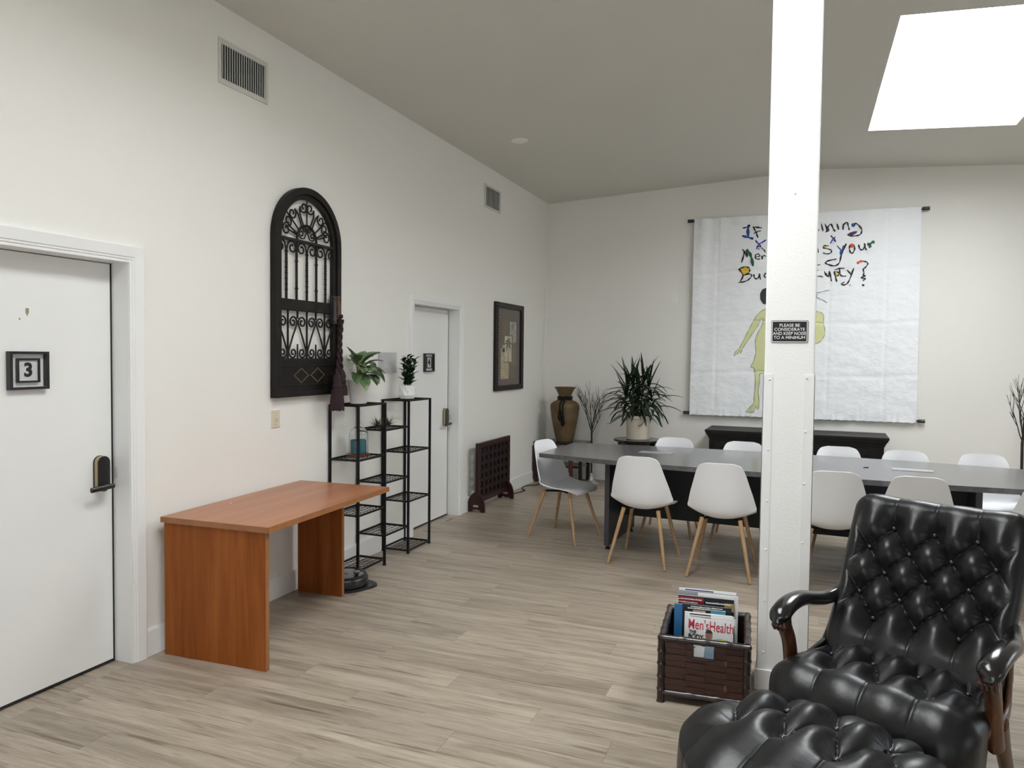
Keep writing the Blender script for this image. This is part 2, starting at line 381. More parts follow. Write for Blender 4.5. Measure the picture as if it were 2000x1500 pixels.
for n, (x0, x1, y0, y1) in enumerate(SKY):
    sh = MB(); za, zb, zt = zceil(x0)+.12, zceil(x1)+.12, 4.12
    za -= .04; zb -= .04
    sh.box(x0-.05, x0+.003, y0-.05, y1+.05, za-.078, zt); sh.box(x1-.003, x1+.05, y0-.05, y1+.05, zb-.078, zt)
    for p, q in ((y0-.05, y0+.003), (y1-.003, y1+.05)): sh.prism([(x0, za-.078), (x1, zb-.078), (x1, zt), (x0, zt)], p, q, 'y')
    s_ = sh.build('window_%d' % (n+1), CEIL, None, kind='structure', label=['bright rectangular skylight in the ceiling beyond the column', 'skylight nearer the viewer'][n])
    MB().box(x0-.05, x1+.05, y0-.05, y1+.05, 4.06, 4.07).build('skylight_pane', (SKYPANE, SKYPANE2)[n], s_)
# doors: frame, leaf, lock
LEVER = {}
def door(n, d, label):
    y0, y1, zt = d
    cs = MB(); X0, X1 = XW, XW+.018
    prof = [(0, 0), (.0, .010), (.012, .010), (.016, .014), (.024, .014), (.028, .018), (.078, .022), (.085, .018), (.085, 0)]
    def jamb(yin, sg, ztop):                                # side casing with a stepped profile, mitred at the head
        b = len(cs.v); k = len(prof)
        for u, h in prof: cs.v.append(Vector((X0+h, yin+sg*u, 0))); cs.v.append(Vector((X0+h, yin+sg*u, ztop+u)))
        for i in range(k-1): cs.f.append((b+2*i, b+2*i+2, b+2*i+3, b+2*i+1))
    jamb(y0, -1, zt); jamb(y1, 1, zt)
    b = len(cs.v); k = len(prof)
    for u, h in prof: cs.v.append(Vector((X0+h, y0-u, zt+u))); cs.v.append(Vector((X0+h, y1+u, zt+u)))
    for i in range(k-1): cs.f.append((b+2*i, b+2*i+2, b+2*i+3, b+2*i+1))
    fr = cs.build('door_%d' % n, TRIM, None, kind='structure', label=label)
    j = MB(); xi = XW-.15
    j.box(xi, XW+.002, y0-.02, y0+.002, 0, zt); j.box(xi, XW+.002, y1-.002, y1+.02, 0, zt); j.box(xi, XW+.002, y0, y1, zt-.002, zt+.02)
    j.build('door_jamb', TRIM, fr)
    MB().box(XW-.155, XW-.150, y0, y1, -.005, zt).build('door_gap', GAP, fr)  # black sheet standing in for the dark behind the leaf
    MB().box(XW-.15, XW, y0, y1, -.005, -.0005).build('threshold', PLANK, fr)
    MB().box(XW-.149, XW-.111, y1-.0135, y1-.0022, 0, zt-.004).build('door_seal', GAP, fr)  # black strip painting the shade between leaf and jamb, not a real seal
    leaf = MB().box(XW-.148, XW-.108, y0+.005, y1-.014, .014, zt-.006).build('door_leaf', DOORP, fr, bevel=.0015)
    MB().box(XW-.14, XW-.106, y0+.006, y1-.006, .004, .016).build('door_sweep', BLKPL, fr)
    XL = XW-.108; yl = y1-.085; zl = .985
    body = MB().prism(arc((yl, zl+.055), .036, 0, PI, 14)+arc((yl, zl-.055), .036, PI, 2*PI, 14), XL, XL+.006, 'x').build('lock_plate', BLKPL, fr)
    MB().prism(arc((yl, zl+.055), .034, 0, PI, 14)+arc((yl, zl-.055), .034, PI, 2*PI, 14), XL+.006, XL+.028, 'x').build('lock_body', GOLD, body)
    MB().prism(arc((yl, zl+.055), .034, 0, PI, 14)+arc((yl, zl-.055), .034, PI, 2*PI, 14), XL+.028, XL+.034, 'x').build('lock_cover', BLKPL, body)
    zh = zl-.062
    h = MB().sweep([(XL+.03, yl, zh), (XL+.066, yl, zh)], .011, 12); h.sweep([(XL+.062, yl+.03, zh), (XL+.064, yl, zh), (XL+.066, yl-.10, zh-.004)], [(.013, .009)]*3, 10)
    h.build('lever_handle', BLKPL, body, smooth=True)
    MB().box(XL-.02, XL+.028, y1-.0035, y1-.0015, zl-.035, zl+.02).build('strike_plate', SILVER, fr)
    return fr, leaf
f1, l1 = door(1, D1, 'nearest white flat door at the left edge, with a 3 sign')
f2, l2 = door(2, D2, 'further white flat door behind the wire stand, with a 4 sign')
chip = MB()
XL = XW-.1079
chip.prism([(2.335, 1.79), (2.35, 1.79), (2.351, 1.772), (2.342, 1.752), (2.334, 1.77)], XL, XL+.0004, 'x'); chip.prism([(2.303, 1.742), (2.309, 1.746), (2.311, 1.737), (2.305, 1.733)], XL, XL+.0004, 'x')
chip.build('paint_chip', mat('bare_wood_chip', (.32, .28, .20), .8), f1)
# baseboards
def bb(name, mb): structure(name, mb, TRIM, 'white flat baseboard')
def bprof(mb, y0, y1): mb.box(XW, XW+.014, y0, y1, 0, .135); mb.box(XW, XW+.010, y0, y1, .135, .142)
b_ = MB()
for y0, y1 in ((YF, D1[0]-.085), (D1[1]+.085, D2[0]-.085), (D2[1]+.085, YB)): bprof(b_, y0, y1)
bb('baseboard_left', b_)
bb('baseboard_back', MB().box(XW+.014, XR, YB-.014, YB, 0, .142))
bb('baseboard_right', MB().box(XR-.014, XR, YF, YB-.014, 0, .142))
# column
cx0, cx1, cy0, cy1 = -.171, .051, 3.74, 3.96
col = structure('column', MB().box(cx0, cx1, cy0, cy1, 0, zceil(-.171)+.01), COLP, 'white textured square column in the middle of the room', bevel=.008)
for sg, xa, xb in ((0, cx0-.004, cx0+.040), (1, cx1-.044, cx1+.004)):
    g = MB(); g.box(xa, xb, cy0-.003, cy0, .10, 1.525)
    if sg == 0: g.box(cx0-.004, cx0, cy0-.003, cy0+.045, .10, 1.525)
    else: g.box(cx1, cx1+.004, cy0-.003, cy0+.045, .10, 1.525)
    cg = g.build('corner_guard', TRIM, col, bevel=.001)
    for i, z in enumerate((1.50, 1.165, .918, .683, .436, .184) if sg == 0 else (1.51, 1.258, 1.012, .732, .46, .2)):
        xs = cx0+.026 if sg == 0 else cx1-.033
        MB().ball((xs, cy0-.004, z), .0055, 6, (1, .5, 1)).build('screw', TRIM, cg, smooth=True)
MB().box(cx0-.012, cx1+.012, cy0-.012, cy1+.012, 0, .10).build('column_base', TRIM, col, bevel=.002)
MB().ball((-.053, cy0-.001, 2.37), .005, 6, (1, .5, 1)).build('nail', SILVER, col, smooth=True)
# ------------------------------------------------------------------ things on the walls
def wallthing(name, label, cat, y, z, x=XW): return thing(name, label, cat, (x, y, z))
def sign(label, digit, y, z, wy=.185, hz=.172):
    t = wallthing('number_sign', label, 'sign', y, z, XW-.108)
    a, h = wy/2, hz/2
    fr = MB()
    for p, q, r_, s_ in ((-a, -a+.014, -h, h), (a-.014, a, -h, h), (-a+.014, a-.014, -h, -h+.012), (-a+.014, a-.014, h-.012, h)): fr.box(0, .026, p, q, r_, s_)
    fr.build('outer_frame', BLKPL, t, bevel=.001)
    MB().box(0, .003, -a+.014, a-.014, -h+.012, h-.012).build('back_board', PAPER, t)
    b, g = wy*.29, hz*.32
    f2 = MB()
    for p, q, r_, s_ in ((-b, -b+.009, -g, g), (b-.009, b, -g, g), (-b+.009, b-.009, -g, -g+.009), (-b+.009, b-.009, g-.009, g)): f2.box(.008, .018, p, q, r_, s_)
    f2.build('inner_frame', BLKPL, t)
    card = MB().box(.008, .011, -b+.009, b-.009, -g+.009, g-.009).build('number_card', PAPER, t)
    st = MB(); B2, G2 = b-.010, g-.010; k = 0.0075
    c = -2*G2
    for sgn in (1, -1):                                     # chevron hatching printed on the card
        n_ = int((B2+2*G2)/k)
        for i in range(n_):
            z0 = -G2+i*k-B2
            p0, p1 = (0, z0+B2), (sgn*B2, z0)
            if p1[1] > G2 or p0[1] < -G2: continue
            def cut(p, q):
                if p[1] > G2: t_ = (G2-q[1])/(p[1]-q[1]); p = (q[0]+(p[0]-q[0])*t_, G2)
                if q[1] < -G2: t_ = (-G2-p[1])/(q[1]-p[1]); q = (p[0]+(q[0]-p[0])*t_, -G2)
                return p, q
            p0, p1 = cut(p0, p1)
            st.add([(.0113, p0[0], p0[1]), (.0113, p1[0], p1[1]), (.0113, p1[0], p1[1]+.0019), (.0113, p0[0], p0[1]+.0019)], [(0,1,2,3)])
    st.build('hatching', INK['charcoal'], card)
    text('digit', digit, g*1.55, INK['black'], card, (.013, 0, 0), (PI/2, 0, PI/2), bold=.0028, depth=.001)
    return t
sign('black framed number 3 sign on the nearest white door', '3', 2.335, 1.508)
sign('small black framed number 4 sign on the further door', '4', 6.21, 1.525)

def vent(label, y0, y1, z0, z1, bw, bh, n, main=True):
    t = wallthing('wall_vent', label, 'vent', (y0+y1)/2, (z0+z1)/2)
    a, h = (y1-y0)/2, (z1-z0)/2
    f = MB(); d = .010
    for p, q, r_, s_ in ((-a, -a+bw, -h, h), (a-bw, a, -h, h), (-a+bw, a-bw, -h, -h+bh), (-a+bw, a-bw, h-bh, h)): f.box(0, d, p, q, r_, s_)
    f.build('vent_frame', VENTP, t, bevel=.002)
    MB().box(.0, .001, -a+bw, a-bw, -h+bh, h-bh).build('vent_back', STEEL, t)
    sm = None
    for i in range(n):
        y = -a+bw+(i+.5)*(2*a-2*bw)/n
        ry = -.0016
        mb = MB(); mb.add([(.002, y-ry-.0022, -h+bh), (.002, y-ry+.0022, -h+bh), (.010, y+ry+.0016, -h+bh), (.010, y+ry-.0016, -h+bh), (.002, y-ry-.0016, h-bh), (.002, y-ry+.0016, h-bh), (.010, y+ry+.0016, h-bh), (.010, y+ry-.0016, h-bh)], [(0,3,2,1),(4,5,6,7),(0,1,5,4),(1,2,6,5),(2,3,7,6),(3,0,4,7)])
        mb.build('slat', SLATM, t)
vent('larger slatted air vent high on the left wall near the viewer', 3.412, 3.832, 3.152, 3.408, .022, .030, 19)
vent('smaller far air vent high on the left wall near the corner', 7.235, 7.685, 3.165, 3.41, .035, .022, 12)

sw = wallthing('light_switch', 'almond switch plate on left wall below the iron gate', 'light switch', 3.908, 1.173)
MB().box(0, .006, -.038, .038, -.057, .057).build('switch_plate', ALMOND, sw, bevel=.003)
MB().box(.005, .008, -.008, .008, -.018, .018).build('toggle_slot', ALMOND, sw)
MB().box(.006, .020, -.004, .004, -.006, .010, Matrix.Rotation(.3, 4, 'Y')).build('toggle', ALMOND, sw, bevel=.001)
for z in (-.035, .035): MB().ball((.006, 0, z), .003, 5, (.5, 1, 1)).build('screw', BRASS, sw)
bp = thing('blank_plate', 'small white blank plate on the back wall left of the banner', 'wall plate', (-1.51, YB, 2.334))
MB().box(-.037, .037, -.006, 0, -.060, .060).build('plate', TRIM, bp, bevel=.002)
for z in (-.04, .04): MB().ball((0, -.006, z), .003, 5, (1, .5, 1)).build('screw', TRIM, bp)

nh = wallthing('notice_holder', 'clear acrylic sign holder on left wall between iron gate and further door', 'notice', 5.30, 1.53)
MB().box(.004, .006, -.145, .135, -.083, .083).build('paper_notice', mat('faint_grey_notice', (.60, .60, .60), .4, var=.25, vscale=7), nh)
MB().box(.007, .010, -.15, .14, -.09, .088).build('acrylic_cover', PANE, nh)
MB().box(0, .004, -.02, .02, -.02, .02).build('mount_pad', TRIM, nh)

# iron gate panel: local frame y along the wall, z up, x out from the wall
gt = wallthing('iron_gate_panel', 'tall arched black wood and wrought iron gate panel hung on left wall', 'wall decor', 4.215, 1.31)
HW, ZS, RZ = .360, 1.045, .355                            # half width, spring line, arch rise
def arch(hw, rz, z0, n=28): return [(-hw, z0)]+[(-hw*math.cos(PI*i/n), ZS+rz*math.sin(PI*i/n)) for i in range(n+1)]+[(hw, z0)]
def frame_ring(o_, i_, x0, x1):
    mb = MB(); n = len(o_); b = 0
    for x in (x0, x1): mb.v += [Vector((x, y, z)) for y, z in o_]+[Vector((x, y, z)) for y, z in i_]
    for k in range(n-1):
        mb.f += [(k, k+1, n+k+1, n+k), (2*n+k, 3*n+k, 3*n+k+1, 2*n+k+1), (k, 2*n+k, 2*n+k+1, k+1), (n+k, n+k+1, 3*n+k+1, 3*n+k)]
    mb.f += [(0, n, 3*n, 2*n), (n-1, 3*n-1, 4*n-1, 2*n-1)]
    return mb
frame_ring(arch(HW, RZ, 0), arch(HW-.045, RZ-.045, 0), .004, .05).build('outer_frame', GATEW, gt, bevel=.006)
frame_ring(arch(HW-.045, RZ-.045, .03), arch(HW-.078, RZ-.078, .03), .004, .034).build('inner_frame', GATEW, gt, bevel=.004)
MB().box(.004, .045, -HW+.045, HW-.045, 0, .035).build('bottom_rail', GATEW, gt, bevel=.004)
pn = MB().box(.006, .028, -HW+.07, HW-.07, .03, .245).build('lower_panel', GATEW, gt, bevel=.003)
g = MB()
for z in (.075, .205): g.box(.028, .034, -HW+.075, HW-.075, z-.006, z+.006)
g.build('panel_moulding', GATEW, pn, bevel=.002)
for c in (-.075, .105):
    for i in range(20):
        q = i/20*4; k = int(q); f = q-k
        cr = [(.075, 0), (0, .048), (-.075, 0), (0, -.048)]; a, b = cr[k], cr[(k+1) % 4]
        if i % 1 == 0: MB().ball((.029, c+lerp(a[0], b[0], f), .14+lerp(a[1], b[1], f)), .0042, 4, (.6, 1, 1)).build('nail_head', BRASS, pn)
MB().box(.004, .036, -HW+.07, HW-.06, .570, .645).build('middle_rail', GATEW, gt, bevel=.004)
MB().box(.010, .030, -HW+.07, HW-.07, 1.028, 1.046).build('spring_bar', IRON, gt)
MB().box(.010, .030, -HW+.07, HW-.07, .245, .256).build('lower_bar', IRON, gt)
XI = .020
def scroll(c, r, a0, turns, sgn, n=26, r1=.25):            # spiral: radius r shrinking to r*r1
    return [(XI, c[0]+lerp(r, r*r1, i/n)*math.cos(a0+sgn*turns*2*PI*i/n), c[1]+lerp(r, r*r1, i/n)*math.sin(a0+sgn*turns*2*PI*i/n)) for i in range(n+1)]
ys = [-.22, -.115, -.005, .10, .205]
for i, y in enumerate(ys):                                # upright bars
    b = MB().box(XI-.006, XI+.006, y-.006, y+.006, .645, 1.03 if i % 2 else .96)
    for z in ((.72, .90) if i % 2 else (.955,)): b.ball((XI, y, z), .013, 5, (1, 1, .7))
    if not i % 2:                                         # twisted length
        for k in range(12): b.box(XI-.0075, XI+.0075, y-.0075, y+.0075, .70+k*.018, .709+k*.018, Matrix.Translation((XI, y, 0)) @ Matrix.Rotation(k*.8, 4, 'Z') @ Matrix.Translation((-XI, -y, 0)))
    b.build('upright_bar', IRON, gt)
for i, y in enumerate(ys):                                # paired scrolls under the spring bar
    if i % 2: continue
    for sg in (-1, 1):
        pts = [(XI, y, .945), (XI, y+sg*.008, .985)]+scroll((y+sg*.058, .985), .048, PI if sg > 0 else 0, 1.35, -sg, 24)
        MB().sweep(smooth_path(pts, 2), .0062, 6, up=(1,0,0)).build('scroll', IRON, gt)
hub = MB().sweep([(XI, -.005+.105*math.cos(PI*i/16), 1.045+.105*math.sin(PI*i/16)*1.0) for i in range(17)], .009, 6, up=(1,0,0)); hub.build('hub_arch', IRON, gt)
for sg in (-1, 1):
    c = (-.005+sg*.048, 1.095)
    MB().sweep([(XI, -.005, 1.115), (XI, -.005+sg*.03, 1.06)]+scroll((-.005+sg*.058, 1.085), .028, -PI/2, 1.2, sg, 20), .005, 6, up=(1,0,0)).build('scroll', IRON, gt)
    MB().sweep([(XI, -.005, 1.115)]+scroll((-.005+sg*.026, 1.118), .022, PI if sg > 0 else 0, 1.2, -sg, 18), .005, 6, up=(1,0,0)).build('scroll', IRON, gt)
for k, a in enumerate((90, 38, 142)):                      # radiating spokes with paired curls
    a = math.radians(a); ct = (-.005, 1.045)
    p = lambda r: (XI, ct[0]+r*math.cos(a), ct[1]+r*math.sin(a))
    MB().sweep([p(.105), p(.27)], .0055, 6, up=(1,0,0)).build('spoke', IRON, gt)
    for sg in (-1, 1):
        a2 = a+sg*math.radians(20)
        q0 = (XI, ct[0]+.105*math.cos(a2), ct[1]+.105*math.sin(a2)); q1 = (XI, ct[0]+.19*math.cos(a2+sg*.05), ct[1]+.19*math.sin(a2+sg*.05))
        rr = .226; cc = (ct[0]+rr*math.cos(a+sg*.155), ct[1]+rr*math.sin(a+sg*.155))
        st = a+sg*PI/2
        pts = [q0, q1]+scroll(cc, .040, st, 1.15, -sg if True else sg, 22)
        pts2 = [q0, q1]+[ (XI, cc[0]+lerp(.04,.012,i/22)*math.cos(st-sg*1.2*2*PI*i/22*-1), cc[1]+lerp(.04,.012,i/22)*math.sin(st-sg*1.2*2*PI*i/22*-1)) for i in range(23)]
        MB().sweep(smooth_path(pts2, 2), .0058, 6, up=(1,0,0)).build('scroll', IRON, gt)
for sg in (-1, 1):                                        # low curls beside the hub
    MB().sweep(smooth_path([(XI, -.005+sg*.105, 1.085), (XI, -.005+sg*.17, 1.115)]+scroll((-.005+sg*.215, 1.098), .042, math.radians(90+sg*25), 1.25, -sg, 22), 2), .0058, 6, up=(1,0,0)).build('scroll', IRON, gt)
for i, y in enumerate((-.205, -.005, .195)):               # hearts below the middle rail
    MB().box(XI-.005, XI+.005, y-.005, y+.005, .256, .572).build('upright_bar', IRON, gt)
    for sg in (-1, 1):
        pts = [(XI, y+sg*.006, .30), (XI, y+sg*.05, .40), (XI, y+sg*.088, .475)]+scroll((y+sg*.052, .495), .040, 0 if sg > 0 else PI, 1.3, sg, 24)
        MB().sweep(smooth_path(pts, 2), .0062, 6, up=(1,0,0)).build('scroll', IRON, gt)
        pts = [(XI, y+sg*.006, .315), (XI, y+sg*.012, .275)]+scroll((y+sg*.052, .292), .036, math.radians(200 if sg > 0 else -20), 1.25, sg, 22)
        MB().sweep(smooth_path(pts, 2), .0058, 6, up=(1,0,0)).build('scroll', IRON, gt)
for y in (-.105, .095):
    MB().box(XI-.004, XI+.004, y-.004, y+.004, .256, .35).build('upright_bar', IRON, gt); MB().box(XI-.005, XI+.005, y-.005, y+.005, .52, .572).build('upright_bar', IRON, gt)
pl = MB().box(.034, .046, .235, .325, .50, .70).build('handle_plate', BLKPL, gt, bevel=.003)
MB().lathe([(.010, -.10), (.014, -.085), (.009, -.07), (.013, -.045), (.016, 0), (.013, .045), (.009, .07), (.015, .085), (.008, .10)], (.075, .285, .60), 14).build('turned_handle', BRWOOD, pl, smooth=True)
MB().sweep([(.046, .285, .52), (.075, .285, .52)], .006, 8).sweep([(.046, .285, .68), (.075, .285, .68)], .006, 8).build('handle_post', BRASS, pl)
# tassel hanging from the handle
ts = wallthing('tassel_tieback', 'plum corded double tassel hanging from the gate handle', 'tassel', 4.47, 1.80, XW+.094)
k = MB()
for a in (0, .011): k.sweep(smooth_path([(.0, .03, .06), (.022, .0, .055), (.02, -.02, .04), (-.012, .01, .035), (-.01, .035, .05+a), (.012, .03, .06+a)], 5), .009, 8)
k.build('knot', ROPE, ts, smooth=True)
for n, (dy, zt, zb, hw) in enumerate(((-.055, -.36, -.605, .052), (.022, -.33, -.50, .046))):
    c = MB(); x0 = .03-.02*n
    for i in range(2):
        pts = [(x0+.008*math.cos(j*.9+i*PI), lerp(.0, dy, j/24)+.008*math.sin(j*.9+i*PI), lerp(.04, zt, j/24)) for j in range(25)]
        c.sweep(pts, .0095, 7)
    c.build('cord', ROPE, ts, smooth=True)
    h = MB().lathe([(.012, zt+.02), (.026, zt), (.034, zt-.03), (.030, zt-.05), (.038, zt-.07), (.032, zt-.085), (.040, zt-.10)], (x0, dy, 0), 18).build('tassel_head', ROPE, ts, smooth=True)
    f = MB(); z1 = zt-.095
    for i in range(30):
        q = 2*PI*i/30; rr = .038
        f.sweep([(x0+rr*.8*math.cos(q), dy+rr*math.sin(q), z1), (x0+rr*math.cos(q), dy+hw*.95*math.sin(q), lerp(z1, zb, .5)), (x0+rr*1.05*math.cos(q), dy+hw*math.sin(q), zb+random.uniform(0, .008))], .0065, 5)
    f.lathe([(.030, z1), (.036, zb+.01)], (x0, dy, 0), 16)
    s_ = f.build('fringe', ROPE, ts, smooth=True)

# framed palm print
pc = wallthing('framed_print', 'dark carved frame with a palm tree collage print on left wall near the corner', 'picture', 7.965, 1.697)
a, h = .435, .495; fw = .075
for y0, y1, z0, z1 in ((-a, -a+fw, -h, h), (a-fw, a, -h, h), (-a+fw, a-fw, -h, -h+fw*.8), (-a+fw, a-fw, h-fw*.8, h)): MB().box(0, .034, y0, y1, z0, z1).build('frame_side', FRAMEW, pc, bevel=.008)
beads = MB()
for i in range(30): 
    for yy in (-a+.022, -a+.05): beads.ball((.034, yy+(.012 if i % 2 else 0), -h+.03+i*.0325), .011, 4, (.5, .8, 1.1))
for i in range(30): beads.ball((.034, a-.03+(.012 if i % 2 else 0), -h+.03+i*.0325), .010, 4, (.5, .8, 1.1))
b_ = beads.build('carved_beading', FRAMEW, pc, smooth=True)
MB().box(.004, .010, -a+fw, a-fw, -h+fw*.8, h-fw*.8).build('mat_board', MATB, pc)
art = MB().box(.010, .012, -.245, .225, -.365, .30).build('print_sheet', BROWNP, pc)
def patch(nm, y0, y1, z0, z1, m, d=.0125): return MB().box(.012, d, y0, y1, z0, z1).build(nm, m, art)
patch('collage_patch', .03, .225, .045, .29, PALE); patch('collage_patch', -.245, .0, -.365, -.02, TAN); patch('collage_patch', -.02, .225, -.20, .06, mat('olive_tan_print', (.22, .17, .10), .8, var=.3, vscale=20))
patch('collage_patch', -.20, -.01, -.06, .02, TAN)
pp = patch('palm_card', -.13, .085, -.17, .125, mat('cream_print', (.68, .61, .43), .8, var=.25, vscale=18), .0135)
pm = MB(); pm.add([(.0139, -.035, -.17), (.0139, -.022, -.17), (.0139, -.016, .02), (.0139, -.024, .02)], [(0,1,2,3)])
for i in range(11):
    q = math.radians(-50+i*28); L = .095+.02*(i % 3); tip = (-.02+L*math.cos(q), .03+L*math.sin(q)*.9-.02)
    nx, ny = -math.sin(q)*.011, math.cos(q)*.011; md = (-.02+L*.5*math.cos(q), .035+L*.5*math.sin(q))
    pm.add([(.0139, -.02, .03), (.0139, md[0]+nx, md[1]+ny), (.0139, tip[0], tip[1]), (.0139, md[0]-nx, md[1]-ny)], [(0,1,2,3)])
pm.build('palm_print', INK['charcoal'], art)
ln = MB(); ln.box(.0136, .0139, .085, .10, -.17, .14); ln.box(.0136, .0139, -.11, .10, .125, .133); ln.box(.0136, .0139, -.15, .0, -.178, -.170)
for i in range(9): ln.add([(.0129, .05+i*.018, .06), (.0129, .056+i*.018, .06), (.0129, .075+i*.016+.02*math.sin(i*2), .28), (.0129, .066+i*.016+.02*math.sin(i*2), .28)], [(0,1,2,3)])
ln.build('ink_lines', INK['charcoal'], art)
MB().box(.016, .0165, -a+fw, a-fw, -h+fw*.8, h-fw*.8).build('glazing', PANE, pc)

# recessed ceiling light
cz = zceil(-2.55)
rl = thing('recessed_light', 'small round recessed white ceiling light near the far left corner', 'ceiling light', (-2.552, 6.66, cz), 0)
rl.rotation_euler = (0, -math.atan(.0578), 0)
MB().lathe([(.058, -.001), (.060, -.006), (.078, -.005), (.082, .002)], (0,0,0), 32, cap=False).build('trim_ring', TRIM, rl, smooth=True)
MB().lathe([(.001, -.003), (.03, -.0035), (.059, -.003), (.06, .004)], (0,0,0), 32).build('lens', mat('unlit_lens', (.88, .87, .83), .5), rl, smooth=True)

# sign on the column
sg = thing('quiet_notice_sign', 'small black notice with white lettering and silver border on the column', 'sign', (-.0625, cy0, 1.727))
def rrect(hx, hz, r, n=5):
    out = []
    for cx, cz, a0 in ((hx-r, hz-r, 0), (-hx+r, hz-r, PI/2), (-hx+r, -hz+r, PI), (hx-r, -hz+r, 1.5*PI)):
        out += [(cx+r*math.cos(a0+PI/2*i/n), cz+r*math.sin(a0+PI/2*i/n)) for i in range(n+1)]
    return out
MB().prism(rrect(.0815, .0525, .007), -.003, 0, 'y').build('border_plate', BLKPL, sg)
MB().prism(rrect(.079, .050, .006), -.0036, -.003, 'y').build('silver_border', SILVER, sg)
fc = MB().prism(rrect(.0755, .0465, .004), -.0042, -.0036, 'y').build('black_face', INK['black'], sg)
for i, ln in enumerate(('PLEASE BE', 'CONSIDERATE', 'AND KEEP NOISE', 'TO A MINIMUM')):
    text('lettering', ln, .0205, PAPER, fc, (0, -.0046, .0285-.0192*i), (PI/2, 0, 0), sx=(1, 1, .93, .98)[i], bold=.0001, depth=.0002)

# ------------------------------------------------------------------ banner
BX0, BX1, BZ0, BZ1 = -1.275, 1.18, .90, 3.285
def fab(x, z):
    u = (x-BX0)/(BX1-BX0)
    d = .006*math.sin(5.1*x+1.3*z)+.004*math.sin(9.7*x-2.1*z+1)+.004*math.sin(3.3*z+2*x)
    for cx in (-.99, -.37, .26, .85): d -= .007*math.exp(-((x-cx)/.014)**2)
    for cz_ in (2.62, 2.02, 1.42): d -= .008*math.exp(-((z-cz_+.02*math.sin(3*x))/.013)**2)
    d += .010*math.sin(31*x)*math.exp(-((BZ1-z)/.10)) + .008*math.sin(60*x+3*math.sin(20*x))*math.exp(-((z-BZ0)/.05))
    lf = math.exp(-((u-.05)/.06)**2); d += .012*math.sin(26*x+1.5*(3.3-z))*lf*sstep(z, 1.2, 3.3)
    return 9.306-d-.0035*math.sin(17*x+9*z)*math.sin(11*x-14*z+2)-.003*math.sin(29*x-21*z+1)*math.sin(7*z+3*x)
bn = thing('wall_banner', 'large white cloth banner hand-painted with bright lettering on back wall', 'banner', (0, 9.312, 2.09))
bo = Vector((0, 9.312, 2.09))
def shift(mb):
    mb.v = [p-bo for p in mb.v]; return mb
NX, NZ = 150, 110
mb = MB()
for j in range(NZ+1):
    z = lerp(BZ0, BZ1, j/NZ)
    for i in range(NX+1):
        u = i/NX; x = lerp(lerp(-1.286, BX0, j/NZ), lerp(1.187, 1.174, j/NZ), u)
        mb.v.append(Vector((x, fab(x, z), z+(.004*math.sin(70*x) if j == 0 else 0))))
for j in range(NZ):
    for i in range(NX): a_ = j*(NX+1)+i; mb.f.append((a_, a_+1, a_+NX+2, a_+NX+1))
cloth = shift(mb).build('cloth', FABRIC, bn, smooth=True, angle=80)
hm = MB()
for i in range(NX):
    pass
for zr, x0, x1 in ((BZ1-.018, -1.335, 1.235), (BZ0+.020, -1.345, 1.255)):
    shift(MB().sweep([(x0+.03, 9.347, zr), (x1-.03, 9.347, zr)], .009, 10)).build('rod', BLKPL, bn, smooth=True)
    for xe, s_ in ((x0, 1), (x1, -1)): shift(MB().sweep([(xe-s_*.02, 9.325, zr), (xe+s_*.045, 9.325, zr), (xe+s_*.055, 9.325, zr)], [.020, .020, .014], 12)).build('finial', BLKPL, bn, smooth=True)
    for xe in (x0+.12, x1-.12): shift(MB().box(xe-.01, xe+.01, 9.325, YB, zr-.008, zr+.008)).build('bracket', BLKPL, bn)
